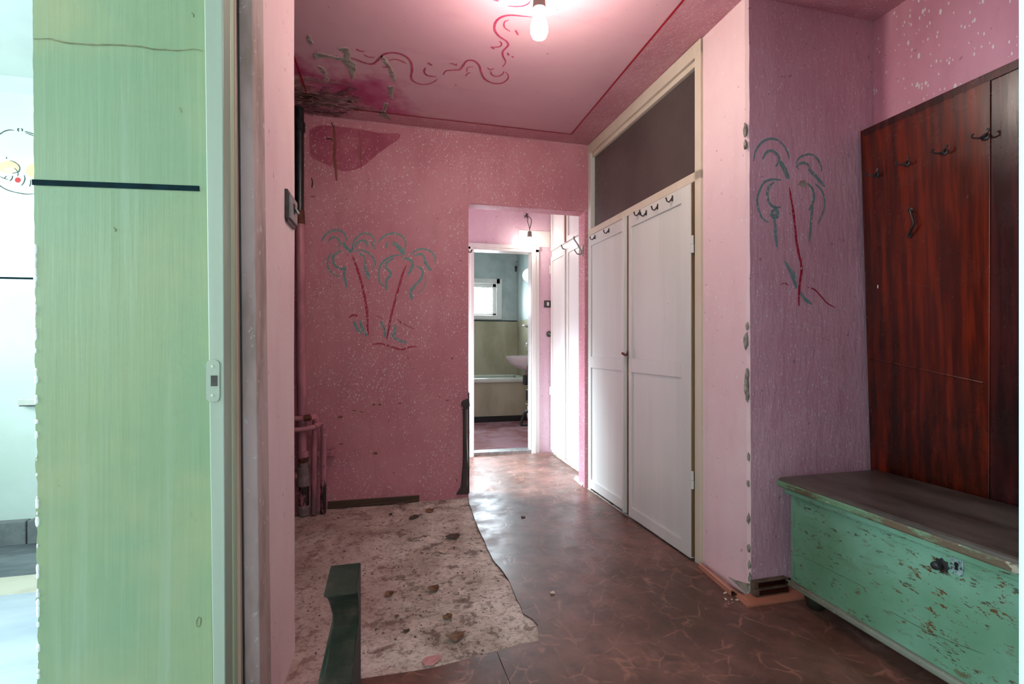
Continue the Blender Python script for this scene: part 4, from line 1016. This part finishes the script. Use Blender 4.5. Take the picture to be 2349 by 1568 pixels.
# ------------------------------------------------------------------ closet in the hall
CO = Vector((1.4165, 1.985, 0)); CE = Vector((1.378, 3.215, 0))
cdir = (CE - CO).normalized(); cn = Vector((-cdir.y, cdir.x, 0))      # out of the face, into the hall
crz = math.atan2(cdir.y, cdir.x)
LEN = (CE - CO).length
def CL(u, v, off=0.0):
    p = atP(u, v, CO + cn*off, cn); return (p - CO).dot(cdir), p.z
closet = empty('closet', CO, crz); tag(closet, 'tall white built-in closet with hook-studded doors and dark glass transom', 'cupboard')
def cpart(mb, name, mat, parent=closet, bevel=.003, smooth=False):
    return mb.build(name, mat, parent, bevel, smooth)
def cy(off): return off                                         # local y points into the hall
xn = CL(1612, 800)[0]; xf = LEN
zt1, zt0 = 1.885, 1.84                                          # transom rail
gt = 2.435
m = MB(); m.box(xn, CL(1598, 800)[0], -.05, .012, 0, 2.5); cpart(m, 'frame_post', M['cream_wood'])
m = MB(); m.box(CL(1358, 800)[0], xf, -.05, .010, 0, 2.5); cpart(m, 'frame_post', M['white_wood'])
m = MB(); m.box(xn, xf, -.05, .014, gt, 2.505); cpart(m, 'frame_head', M['cream_wood'])
m = MB(); m.box(xn, xf, -.04, -.002, gt-.03, gt); cpart(m, 'glazing_bead', M['cream_wood'])
m = MB(); m.box(xn, xf, -.05, .012, zt0, zt1); cpart(m, 'transom_rail', M['cream_wood'])
m = MB(); m.box(xn+.01, xf-.01, -.028, -.022, zt1-.01, gt); cpart(m, 'transom_glass', M['dark_glass'], bevel=0)
m = MB(); m.box(xn, xf, -.05, -.045, 0, zt0); cpart(m, 'back_board', M['brown_gap'], bevel=0)
m = MB(); m.box(xn, xf, -.05, -.01, -.004, .022); cpart(m, 'sill', M['brown_gap'])
def door(x0, x1, z0, z1, y0, st0, st1, mat, name='door'):
    """panelled door; x0 near side, x1 far side"""
    T = .020; mr0, mr1 = .885, .965; tz = z1 - .075; bz = z0 + .062
    m = MB(); m.box(x0, x0+st0, y0, y0+T, z0, z1); m.box(x1-st1, x1, y0, y0+T, z0, z1)
    m.box(x0+st0, x1-st1, y0, y0+T, tz, z1); m.box(x0+st0, x1-st1, y0, y0+T, z0, bz); m.box(x0+st0, x1-st1, y0, y0+T, mr0, mr1)
    d = cpart(m, name, mat, bevel=.0015)
    m = MB(); m.box(x0+st0-.005, x1-st1+.005, y0+.002, y0+T-.009, mr1-.004, tz+.004); cpart(m, 'upper_panel', mat, d, 0)
    m = MB(); m.box(x0+st0-.005, x1-st1+.005, y0+.002, y0+T-.009, bz-.004, mr0+.004); cpart(m, 'lower_panel', mat, d, 0)
    return d
def hook(parent, x, z, y, L=.036, flip=1):
    m = MB(); m.tube([(x, y-.001, z+.012), (x, y+.012, z-.006), (x, y+.022, z-.016), (x, y+.034, z-.012), (x, y+.040, z+.006)], [.0045, .004, .0036, .0034, .0042], 8)
    o = m.build('coat_hook', M['iron'], parent, 0, True)
    m = MB().box(x-.005, x+.005, y-.001, y+.004, z-.010, z+.020); q = m.build('hook_plate', M['iron'], parent, .002)
    return o
xr0, xr1 = CL(1594, 800)[0], CL(1450, 800)[0]; xl0, xl1 = CL(1440, 800)[0], CL(1357, 800)[0]
dR = door(xr0, xr1, .012, 1.833, .004, .075, .030, M['white_wood'])
dL = door(xl0, xl1, .020, 1.833, .000, .040, .030, M['white_wood'])
m = MB(); m.box(xl0-.028, xl0+.012, .018, .032, .02, 1.833); m.box(xl0-.016, xl0+.002, .030, .038, .02, 1.833); cpart(m, 'cover_strip', M['white_wood'], dL, .003)
m = MB(); m.box(xr1-.004, xl0-.026, -.01, .0175, .02, 1.83); cpart(m, 'bare_edge', M['brown_gap'], dR, .001)
m = MB(); m.box(xr0-.004, xr0+.000, -.012, .020, .02, 1.83); cpart(m, 'bare_edge', M['brown_gap'], dR, 0)
for (u, v, pr) in [(1509, 476, dR), (1543, 457, dR), (1483, 490, dR), (1468, 489, dR)]:
    x, z = CL(u, v, .024); hook(pr, x, z, .024)
for (u, v) in [(1365, 545), (1397, 530)]:
    x, z = CL(u, v, .020); hook(dL, x, z, .020)
for z in (1.05 + (790-560)/F*2.28, 1.05 - (1100-790)/F*2.28):
    m = MB().tube([(xr0-.010, .022, z-.042), (xr0-.010, .022, z-.001)], .0085, 10); m.tube([(xr0-.010, .022, z+.001), (xr0-.010, .022, z+.042)], .0072, 10)
    cpart(m, 'hinge', M['white_wood'], closet, 0, True)
x, z = CL(1439, 813, .036)
m = MB().box(x-.012, x+.006, .036, .040, z-.024, z+.024); cpart(m, 'latch_plate', M['bakelite'], dL, .001)
m = MB().tube([(x, .038, z), (x, .056, z)], .005, 8); m.tube([(x-.018, .058, z-.006), (x+.020, .058, z+.008)], [.005, .008], 8); cpart(m, 'latch_knob', M['rust'], dL, 0, True)

# corridor cupboard beyond the opening
c2 = empty('corridor_cupboard', (1.485, 3.37, 0), math.pi/2); tag(c2, 'bright white built-in cupboard with upper doors beside the bathroom door', 'cupboard')
def C2(u, v): p = atX(u, v, 1.485); return p.y - 3.37, p.z
L2 = DW - 3.37
m = MB(); m.box(-.03, L2, -.02, .0, 0, 2.5); m.build('carcass', M['white_paint'], c2, .002)
xd = C2(1302, 800)[0]
def d2(x0, x1, z0, z1, nm):
    m = MB(); s = .045
    m.box(x0, x0+s, 0, .018, z0, z1); m.box(x1-s, x1, 0, .018, z0, z1); m.box(x0+s, x1-s, 0, .018, z1-s, z1); m.box(x0+s, x1-s, 0, .018, z0, z0+s)
    d = m.build(nm, M['white_paint'], c2, .003)
    m = MB().box(x0+s-.004, x1-s+.004, .001, .008, z0+s-.004, z1-s+.004); m.build('panel', M['white_paint'], d)
    return d
da = d2(-.02, xd-.012, .03, 1.90, 'door'); db = d2(xd+.012, L2-.02, .03, 1.90, 'door')
d2(-.02, xd-.012, 1.96, 2.45, 'upper_door'); d2(xd+.012, L2-.02, 1.96, 2.45, 'upper_door')
m = MB(); m.box(xd-.010, xd+.010, 0, .030, .03, 1.9); m.build('cover_strip', M['white_wood'], db, .003)
m = MB().box(xd-.004, xd+.014, .004, .030, 1.96, 2.45); m.build('cover_strip', M['jamb_pink'], c2, .003)
for z in (1.78, .60):
    m = MB().tube([(L2-.008, .018, z-.04), (L2-.008, .018, z+.04)], .008, 8); m.build('hinge', M['white_paint'], c2)
m = MB().tube([(xd, .03, 1.895), (xd-.008, .05, 1.90), (xd-.004, .06, 1.93), (xd+.02, .05, 1.935)], .005, 8); m.build('catch', M['iron'], c2, 0, True)

# coat hook on the opening's right jamb
hp = atX(1341, 575, 1.345); hp.y = 3.235
hk = empty('coat_hook', (1.345, 3.26, hp.z)); tag(hk, 'double steel coat hook on the edge of the opening by the closet', 'hook')
z = hp.z
m = MB().box(1.339, 1.346, 3.25, 3.27, z-.035, z+.045); child(m, 'hook_plate', M['steel'], hk, .002)
m = MB().tube([(1.343, 3.26, z-.01), (1.30, 3.245, z+.05), (1.27, 3.24, z+.085), (1.272, 3.24, z+.105)], [.006, .006, .006, .008], 8); child(m, 'upper_prong', M['steel'], hk, 0, True)
m = MB().tube([(1.343, 3.26, z-.01), (1.325, 3.25, z-.022), (1.295, 3.245, z-.02), (1.272, 3.24, z+.008)], [.006, .005, .005, .006], 8); child(m, 'lower_prong', M['steel'], hk, 0, True)
# small hook at the opening's left edge
c = atY(1080, 572, BW+.10)
hk = empty('coat_hook', (c.x, BW+.1, c.z)); tag(hk, 'small dark hook on the left edge of the opening', 'hook')
m = MB().tube([(.4895, BW+.09, c.z+.05), (.496, BW+.09, c.z+.0), (.505, BW+.09, c.z-.022), (.518, BW+.09, c.z-.022), (.527, BW+.09, c.z-.002)], .0045, 8); child(m, 'hook', M['iron'], hk, 0, True)
m = MB().box(.4885, .4925, BW+.08, BW+.10, c.z+.01, c.z+.07); child(m, 'hook_plate', M['iron'], hk, .001)

# grey crumpled plastic sheet along the lower left edge of the opening
gs = empty('plastic_sheet', (.48, BW, 0)); tag(gs, 'crumpled grey and black plastic sheet wrapped round the opening edge', 'plastic sheet')
S = lambda x, y: atY(1040 + x/6.267, 900 + y/6.272, BW - .012)
m = MB(); L = [(135,235),(138,330),(140,500),(138,700),(140,880),(135,1050),(122,1200),(112,1350),(98,1400)]; Rr = [(205,235),(203,330),(202,500),(208,700),(216,880),(218,1050),(210,1200),(200,1300),(205,1400)]
rows = []
for i in range(len(L)):
    a, b = S(*L[i]), S(*Rr[i])
    a.z = max(a.z, .03); b.z = max(b.z, .03)
    r = [a + Vector((0, .012, 0)), a, a.lerp(b, .35) + Vector((0, -.010 - .004*math.sin(i*2.1), 0)), a.lerp(b, .7) + Vector((0, -.012 + .005*math.sin(i*1.3), 0)), b]
    rows.append(r)
vs = [[m.bm.verts.new(p) for p in r] for r in rows]
for i in range(len(vs)-1):
    for k in range(4): m.bm.faces.new([vs[i][k], vs[i][k+1], vs[i+1][k+1], vs[i+1][k]])
child(m, 'film', M['greyfilm'], gs, 0, True)
m = MB(); top = [(112,190),(118,130),(150,108),(205,85),(225,95),(236,185),(215,215),(150,250),(142,200)]
m.prism([S(*p) + Vector((0, -.012, 0)) for p in top], (0, .016, 0)); child(m, 'top_fold', simple('dark_fold', lin(58, 48, 44), lin(44, 36, 34), .4, scale=10, bump=.5), gs, .003)
m = MB(); ft = [(40,1470),(100,1370),(215,1355),(220,1462)]
m.prism([S(*p) + Vector((0, -.010, .002)) for p in ft], (0, .018, 0)); child(m, 'bottom_fold', M['greyfilm'], gs, .003)
m = MB().box(.486, .493, BW-.008, BW+.05, .03, .72); child(m, 'printed_film', M['blackplastic'], gs)
for z0, z1 in ((.62, .66), (.44, .455), (.56, .565)):
    m = MB().box(.4885, .4945, BW-.0085, BW+.02, z0, z1); child(m, 'red_print', M['redfilm'], gs)
# illegible white lettering: the little that can be read runs upwards
tc = bpy.data.curves.new('lettering', 'FONT'); tc.body = '5 X POHLY'; tc.size = .030; tc.extrude = .0003; tc.align_x = 'LEFT'
to = bpy.data.objects.new('lettering', tc); scn.collection.objects.link(to)
bpy.context.view_layer.update()
me = bpy.data.meshes.new_from_object(to.evaluated_get(bpy.context.evaluated_depsgraph_get())); bpy.data.objects.remove(to)
me.materials.clear(); me.materials.append(M['whitefilm'])
o = bpy.data.objects.new('lettering', me); link(o); o.parent = gs
o.matrix_parent_inverse = Matrix.Translation(-Vector(gs.location))
o.matrix_world = Matrix(((0, 0, 1, .4936), (0, -1, 0, BW+.028), (1, 0, 0, .16), (0, 0, 0, 1)))

# ------------------------------------------------------------------ pipes in the left corner
def pipe_thing(name, label, loc): o = empty(name, loc); tag(o, label, 'pipe'); return o
PYY = 3.13
zz = lambda v, u=700: atY(u, v, PYY).z
def px(u): return atY(u, 800, PYY).x
x1 = px(692)
p1 = pipe_thing('soil_pipe', 'thick soil pipe in the left corner, black above and pink below', (x1, PYY, 0))
m = MB().tube([(px(686), PYY, CZ), (px(686), PYY, zz(488))], .029, 16); child(m, 'upper_pipe', M['black'], p1, 0, True)
m = MB().lathe([(.036, 0), (.036, -.05), (.030, -.055)], (px(686), PYY, zz(283)), 16); child(m, 'upper_collar', M['black'], p1)
m = MB().tube([(px(686), PYY, zz(484)), (px(688), PYY, zz(515))], .031, 16); child(m, 'rust_joint', M['rust'], p1, 0, True)
m = MB().tube([(px(688), PYY, zz(512)), (px(690), PYY, zz(700)), (px(693), PYY, zz(1050))], .028, 16); child(m, 'middle_pipe', M['pipe'], p1, 0, True)
m = MB().lathe([(.029, 0), (.034, -.004), (.034, -.034), (.029, -.038)], (px(695), PYY, zz(1034)), 16); child(m, 'collar', M['pipe'], p1)
m = MB().tube([(px(696), PYY, zz(1046)), (px(696), PYY, zz(1062))], .028, 16); child(m, 'rust_ring', M['rust'], p1, 0, True)
m = MB().tube([(px(696), PYY, zz(1060)), (px(696), PYY, zz(1074))], .030, 16); child(m, 'ring', M['greywrap'], p1, 0, True)
m = MB().lathe([(.031, 0), (.037, -.006), (.037, -.055), (.039, -.058), (.039, -.112), (.031, -.118)], (px(696), PYY, zz(1070)), 18); child(m, 'coupling', M['greywrap'], p1)
m = MB().tube([(px(697), PYY, zz(1108)), (px(697), PYY, .03)], .030, 16); child(m, 'lower_pipe', M['pipe_dark'], p1, 0, True)
m = MB().lathe([(.036, .0), (.036, .055), (.031, .06)], (px(697), PYY, .0), 16); child(m, 'foot_collar', M['greywrap'], p1)
m = MB().tube([(-.797, PYY, zz(1090)), (px(694), PYY, zz(1090))], .022, 10); child(m, 'branch', M['pipe'], p1, 0, True)
p2 = pipe_thing('water_pipe', 'thin middle pink pipe bending left at the top', (px(720), PYY, 0))
m = MB().tube([(px(719), PYY, .002), (px(722), PYY, zz(985)), (px(724), PYY, zz(962))], .0165, 12); child(m, 'riser', M['pipe'], p2, 0, True)
m = MB().tube([(px(725), PYY, zz(975)), (px(725), PYY-.01, zz(962)), (px(722), PYY-.03, zz(954)), (px(714), PYY-.055, zz(955))], .020, 12); child(m, 'elbow', M['pipe'], p2, 0, True)
m = MB().tube([(-.797, PYY-.055, zz(959)), (px(716), PYY-.055, zz(955))], .016, 12); child(m, 'branch', M['pipe'], p2, 0, True)
m = MB().tube([(px(702), PYY-.060, zz(956)), (px(716), PYY-.058, zz(954))], .019, 12); child(m, 'rust_sleeve', M['rust'], p2, 0, True)
p3 = pipe_thing('water_pipe', 'right-hand peeling pipe with a pink elbow at its top', (px(743), PYY, 0))
m = MB().tube([(px(741), PYY, .002), (px(743), PYY, zz(1000))], .0175, 12); child(m, 'riser', M['pipe_dark'], p3, 0, True)
m = MB().tube([(px(744), PYY, zz(1003)), (px(744), PYY, zz(985)), (px(741), PYY, zz(976)), (px(734), PYY, zz(973)), (px(724), PYY-.035, zz(977))], [.021, .022, .022, .021, .019], 12); child(m, 'elbow', M['pipe'], p3, 0, True)
m = MB().lathe([(.023, 0), (.024, .022), (.021, .025)], (px(744), PYY, zz(991)), 14); child(m, 'collar', M['pipe'], p3)
m = MB().tube([(-.797, PYY-.07, zz(984)), (px(700), PYY-.06, zz(980)), (px(726), PYY-.04, zz(977))], .015, 12); child(m, 'branch', M['pipe'], p3, 0, True)
m = MB().box(px(716), px(768), PYY+.012, PYY+.022, zz(1050), zz(1038)); m.box(px(757), px(768), PYY+.0, PYY+.088, zz(1050), zz(1036)); child(m, 'wall_clamp', M['pipe'], p3, .003)

# ------------------------------------------------------------------ light switch on the left pier
c = atX(662, 478, -.334)
sw = empty('light_switch', (-.334, c.y, c.z)); tag(sw, 'black-edged grey light switch on the pale pink wall end at left', 'switch')
y, z = c.y, c.z
y0, y1 = atX(653.5, 478, -.334).y, atX(672.5, 478, -.334).y
zz0, zz1 = z - .052, z + .048
m = MB(); m.prism([(-.338, y0, zz0+.012), (-.338, y0+.010, zz0), (-.338, y1, zz0), (-.338, y1+.002, zz1-.010), (-.338, y1-.012, zz1), (-.338, y0, zz1)], (.012, 0, 0)); child(m, 'base', M['bakelite'], sw, .002)
m = MB().box(-.327, -.319, y0+.010, y1-.006, zz0+.012, zz1-.010); child(m, 'face', M['grey_switch'], sw, .003)
ym = (y0+y1)/2
m = MB(); m.prism([(-.319, ym-.012, z+.016), (-.319, ym+.012, z+.016), (-.319, ym+.006, z-.014), (-.319, ym-.006, z-.014)], (.003, 0, 0)); child(m, 'toggle_slot', M['black'], sw)
m = MB().tube([(-.317, ym, z+.006), (-.306, ym, z-.014)], [.004, .0055], 8); child(m, 'toggle', M['steel'], sw, 0, True)

# ------------------------------------------------------------------ hall bulb
bx, by = .542, 1.75
hb = empty('pendant_bulb', (bx, by, CZ)); tag(hb, 'lit bare light bulb in a grey socket hanging from the hall ceiling', 'lamp')
m = MB().lathe([(.005, 2.435), (.016, 2.432), (.022, 2.41), (.0245, 2.37), (.026, 2.352), (.022, 2.348)], (bx, by, 0), 20); child(m, 'lamp_socket', M['socket'], hb, 0, True)
m = MB().lathe([(.0135, 2.352), (.0150, 2.338), (.0215, 2.320), (.0300, 2.300), (.0342, 2.279), (.0335, 2.262), (.0270, 2.246), (.0150, 2.238), (.003, 2.236)], (bx, by, 0), 28); child(m, 'bulb', M['bulb'], hb, 0, True)
m = MB().tube([(bx, by, 2.432), (bx+.004, by, 2.47), (bx, by, CZ)], .0035, 8); child(m, 'cord', M['wire'], hb)

# ------------------------------------------------------------------ wooden coat board on the right wall
bd = empty('coat_board', (2.05, 1.655, .04)); tag(bd, 'tall red-brown varnished wooden board with coat hooks on the right wall', 'coat rack')
BXa, BXb, BZa, BZb = 2.075, 2.000, .04, 1.995
def bX(z): return BXa + (BXb-BXa)*(z-BZa)/(BZb-BZa)
def boardpart(y0a, y0b, y1a, y1b, off, name, mat):
    m = MB(); m.prism([(BXa-off, y0a, BZa), (BXa-off, y1a, BZa), (BXb-off, y1b, BZb), (BXb-off, y0b, BZb)], (.018, 0, 0)); return child(m, name, mat, bd, .0015)
pan = boardpart(1.655, 1.655, 1.235, 1.185, 0, 'left_panel', M['board'])
boardpart(1.235, 1.185, .42, .42, -.004, 'right_panel', M['board_dull'])
m = MB(); m.prism([(2.0, 1.64, BZb), (2.0, .44, BZb), (2.0, .44, BZb-.03), (2.0, 1.64, BZb-.03)], (.095, 0, 0)); child(m, 'top_batten', M['board_dull'], bd)
bn = Vector((-(BZb-BZa), 0, BXb-BXa)).normalized()
def BP(u, v): return atP(u, v, (BXa, 1, BZa), bn)
for (u, v) in [(2012, 401), (2082, 375), (2168, 349), (2262, 314)]:
    p = BP(u, v); m = MB()
    m.lathe([(.012, .001), (.012, -.004), (.006, -.008), (.002, -.009)], (p.x, p.y, p.z), 10, 'x')
    for s in (1, -1):
        q = [p + Vector((-.006, 0, 0)), p + Vector((-.020, s*.012, -.002)), p + Vector((-.030, s*.022, .003)), p + Vector((-.027, s*.025, .013)), p + Vector((-.026, s*.020, .017))]
        m.tube(q, [.0035, .003, .003, .003, .0038], 8)
    child(m, 'coat_hook', M['iron'], bd, 0, True)
p, q = BP(2090, 482), BP(2088, 540); r = BP(2106, 512)
m = MB().tube([p, p + Vector((-.014, -.006, -.004)), r + Vector((-.022, 0, 0)), q + Vector((-.014, -.006, .004)), q], .004, 8)
for e in (p, q): m.lathe([(.010, .001), (.010, -.005), (.003, -.007)], e, 10, 'x')
child(m, 'pull_handle', M['iron'], bd, 0, True)
p = BP(2014, 657); m = MB(); blob(m, p, (0, .003, 0), (0, 0, .010), bn, .0012, 3, 6, .001); child(m, 'paint_fleck', M['whitefilm'], bd)
a, b = BP(1997, 822), BP(2256, 878); n_ = 12
m = MB().tube([a.lerp(b, i/n_) + bn*.0005 for i in range(n_+1)], .004, 6); child(m, 'scuffed_seam', M['board'], bd)

# ------------------------------------------------------------------ green chest
X0, X1, Yn, Yf = 1.552, 2.028, .42, 1.578
ch = empty('chest', (1.79, 1.0, 0)); tag(ch, 'old green painted wooden chest with worn dark lid below the coat board', 'chest')
m = MB().box(X0, X0+.022, Yn, Yf, .10, .470); child(m, 'front_board', M['chest'], ch, .002)
m = MB().box(X0+.001, X1, Yf-.022, Yf-.001, .10, .469); child(m, 'end_board', M['chest'], ch, .002)
m = MB().box(X0+.001, X1, Yn+.001, Yn+.022, .10, .469); child(m, 'end_board', M['chest'], ch, .002)
m = MB().box(X1-.022, X1, Yn, Yf, .10, .469); child(m, 'back_board', M['chest'], ch, .002)
m = MB().box(X0+.01, X1-.01, Yn+.01, Yf-.01, .085, .11); child(m, 'bottom_board', M['chest'], ch)
m = MB().box(X0-.034, X1, Yn-.03, Yf+.034, .474, .510); child(m, 'lid', M['lid'], ch, .012)
m = MB().box(X0-.036, X0-.020, Yn-.03, Yf+.030, .470, .499); m.box(X0-.036, X1, Yf+.022, Yf+.0365, .470, .499); child(m, 'lid_edge', M['lidedge'], ch, .007)
m = MB().box(X0-.020, X0+.004, Yn-.012, Yf+.018, .444, .472); m.box(X0-.018, X1, Yf-.004, Yf+.018, .444, .472); child(m, 'lid_moulding', M['chest'], ch, .009)
m = MB().box(X0-.016, X0+.01, Yn-.01, Yf+.014, .078, .102); m.box(X0-.016, X1, Yf-.01, Yf+.014, .078, .102); child(m, 'base_moulding', M['base_mould'], ch, .007)
for (x, y) in [(X0+.065, Yf-.055), (X1-.06, Yf-.055), (X0+.065, Yn+.06), (X1-.06, Yn+.06)]:
    m = MB().lathe([(.020, .004), (.030, .012), (.040, .045), (.043, .070), (.036, .082)], (x, y, 0), 14); child(m, 'foot', M['base_mould'] if 0 else simple('dark_foot', lin(44, 44, 34), lin(30, 28, 22), .6, scale=20, bump=.3), ch, 0, True)
# dovetail lines at the near corner
m = MB()
for z0, z1 in ((.12, .17), (.22, .27), (.32, .37)):
    m.ribbon([Vector((X0, Yf-.002, z1)), Vector((X0, Yf-.018, z1+.004)), Vector((X0, Yf-.018, z0-.004)), Vector((X0, Yf-.002, z0))], .0016, (-1, 0, 0), .0006)
for pl in ([(2040, 1400), (2110, 1438), (2180, 1470), (2260, 1500)], [(1830, 1270), (1900, 1305), (1990, 1350)]):
    m.ribbon([atX(u, v, X0) for u, v in crom(pl, 6)], .0016, (-1, 0, 0), .0006)
child(m, 'board_joint', M['bakelite'], ch)
# star rosette with knob and pitted keyhole plate
c = atX(2161, 1296, X0)
m = MB(); pts = []
for k in range(16):
    a = 2*math.pi*k/16; r = .022 if k % 2 == 0 else .0165
    pts.append((X0+.001, c.y + r*math.cos(a), c.z + r*1.05*math.sin(a)))
m.prism(pts, (-.004, 0, 0)); ro = child(m, 'rosette', M['iron'], ch, .001)
m = MB().lathe([(.008, -.003), (.009, -.010), (.013, -.018), (.011, -.026), (.003, -.029)], (X0, c.y+.003, c.z), 14, 'x'); child(m, 'knob', M['iron'], ch, 0, True)
c = atX(2196, 1297, X0)
m = MB(); hw, hh, k_ = .0165, .026, .006
m.prism([(X0+.001, c.y+a, c.z+b) for a, b in [(-hw+k_, -hh), (hw-k_, -hh), (hw, -hh+k_*1.5), (hw, hh-k_*1.5), (hw-k_, hh), (-hw+k_, hh), (-hw, hh-k_*1.5), (-hw, -hh+k_*1.5)]], (-.004, 0, 0)); child(m, 'lock_plate', M['lockplate'], ch, .001)
m = MB().lathe([(.0055, -.0035), (.0055, -.0045)], (X0, c.y, c.z+.005), 12, 'x'); m.prism([(X0-.0035, c.y-.0025, c.z+.004), (X0-.0035, c.y+.0025, c.z+.004), (X0-.0035, c.y+.0045, c.z-.012), (X0-.0035, c.y-.0045, c.z-.012)], (-.001, 0, 0)); child(m, 'keyhole', M['black'], ch)

# ------------------------------------------------------------------ loose pieces by the pier
g = [atZ(1600, 1297, .02), atZ(1668, 1372, .02)]
a = atZ(1602, 1304, 0); b = atZ(1690, 1381, 0)
dv = (Vector((b.x, b.y, 0)) - Vector((a.x, a.y, 0))); ln = dv.length
tr = empty('plastic_channel', (a.x, a.y, .005), math.atan2(dv.y, dv.x)); tag(tr, 'salmon-coloured plastic channel lying along the foot of the pink pier', 'trim strip')
m = MB(); prof = [(0, 0), (0, .022), (.004, .025), (.016, .020), (.030, .008), (.044, .004), (.044, .001), (.030, .004), (.015, .016), (.004, .021), (.003, 0)]
sgn = 1 if True else -1
m.prism([(0, p*1.0, q) for p, q in prof], (ln*.86, 0, 0)); m.build('channel', M['copper'], tr, .0006)
m = MB(); m.prism([(ln*.86, .028, .001), (ln*1.04, .042, .001), (ln*1.04, .045, .008), (ln*.86, .034, .010)], (0, .003, 0)); m.build('torn_lip', M['copper'], tr)
a = atZ(1722, 1392, .005); b = atZ(1838, 1364, .005)
st = MB(); st.prism([(a.x-.015, a.y-.001, .004), (b.x+.01, a.y-.001, .004), (b.x+.01, PY-.001, .004), (a.x-.005, PY-.001, .004)], (0, 0, .006))
st.prism([(a.x-.015, a.y-.002, .004), (b.x+.01, a.y-.002, .004), (b.x+.01, a.y+.003, .004), (a.x-.015, a.y+.003, .004)], (0, 0, .010))
o = st.build('plastic_strip', M['copper'], None, .001); tag(o, 'flat salmon plastic strip under the stacked brown battens', 'trim strip')
y1 = PY - .006
xa = atY(1731, 1375, PY-.03).x; xb = 1.60
for i, (z0, z1, ya, lab) in enumerate([(.012, .040, PY-.036, 'lower of two dark brown battens stacked by the chest'), (.041, .069, PY-.030, 'upper of two dark brown battens stacked by the chest')]):
    t = empty('batten', (xa, PY, z0)); tag(t, lab, 'batten')
    m = MB().box(xa, xb, ya, y1, z0, z1); child(m, 'wood', M['dustwood'], t, .0015)
    m = MB().box(xa+.018, xb-.002, ya-.002, ya+.004, z0+.0045, z1-.0035); child(m, 'varnished_face', M['darkred_wood'], t, .001)
m = MB(); rnd = random.Random(8)
for i in range(16):
    c = atZ(1660 + 55*rnd.random(), 1352 + 34*rnd.random(), .004); r = rnd.uniform(.002, .006)
    if c.x > 1.43: continue
    bmesh.ops.create_icosphere(m.bm, subdivisions=1, radius=r, matrix=Matrix.Translation((c.x, c.y, .004 + r*.6)) @ Matrix.Diagonal((1, rnd.uniform(.6, 1.2), .8, 1)))
o = m.build('plaster_rubble', palechip); tag(o, 'plaster crumbs in the corner between the channel and the pier', 'rubble', kind='stuff')
# small white cover at the closet's far foot
p = atZ(1331, 1105, .005)
t = empty('cover_strip', (1.36, 3.19, .005)); tag(t, 'short white plastic cover lying at the foot of the opening', 'trim strip')
a, b = atZ(1316, 1098, .006), atZ(1334, 1114, .006)
m = MB(); dx = Vector((.035, .0, 0))
m.prism([(a.x, a.y, .005), (b.x, b.y, .005), (b.x+.012, b.y, .028), (a.x+.012, a.y, .028)], (.022, .004, 0)); child(m, 'cover', M['white_paint'], t, .002)

# ------------------------------------------------------------------ carved green post at the bottom edge
po = empty('carved_post', (-.10, 1.0, 0)); tag(po, 'weathered dark green carved wooden post standing upright at the bottom left', 'post')
YB = 1.08
rowsv = [  # v, front u_left, front u_right, depth of the front
 (1299, 750, 824, 1.055), (1312, 746, 824, .990), (1322, 742, 824, .972), (1345, 740, 823, .968), (1362, 746, 822, .985), (1380, 754, 822, 1.005), (1410, 762, 822, 1.015), (1440, 762, 820, 1.010), (1462, 758, 816, .985),
 (1478, 750, 810, .920), (1488, 745, 806, .892), (1510, 741, 803, .885), (1568, 726, 797, .870), (1640, 716, 790, .865)]
vs = []
m = MB()
for (v, ul, ur, yf) in rowsv:
    c = atY(ul, v, yf); z = c.z; xl = c.x; xr = -.0735
    xl = max(-.136, min(-.118, xl))
    vs.append((z, xl, xr, yf))
zs_done = []
vs[0] = (.574, vs[0][1], vs[0][2], vs[0][3])
last = None; rows = []
for (z, xl, xr, yf) in vs:
    if last is not None and z > last - .004: z = last - .004
    last = z; rows.append((z, xl, xr, yf))
rows.append((rows[-1][0]-.08, -.128, -.0735, .875)); rows.append((.012, -.126, -.0735, .90))
vv = [[m.bm.verts.new(p) for p in [(xl, yf, z), (xr, yf, z), (xr, YB, z), (xl, YB, z)]] for (z, xl, xr, yf) in rows]
for i in range(len(vv)-1):
    for k in range(4):
        f_ = m.bm.faces.new([vv[i][k], vv[i][(k+1) % 4], vv[i+1][(k+1) % 4], vv[i+1][k]])
        if k in (1,): f_.material_index = 1
m.bm.faces.new(vv[0]); m.bm.faces.new(vv[-1][::-1])
pm = child(m, 'shaft', M['post'], po, .0025); pm.data.materials.append(M['post_side'])
m = MB().box(-.16, -.05, .86, 1.12, .004, .03); child(m, 'foot', M['post_side'], po, .003)
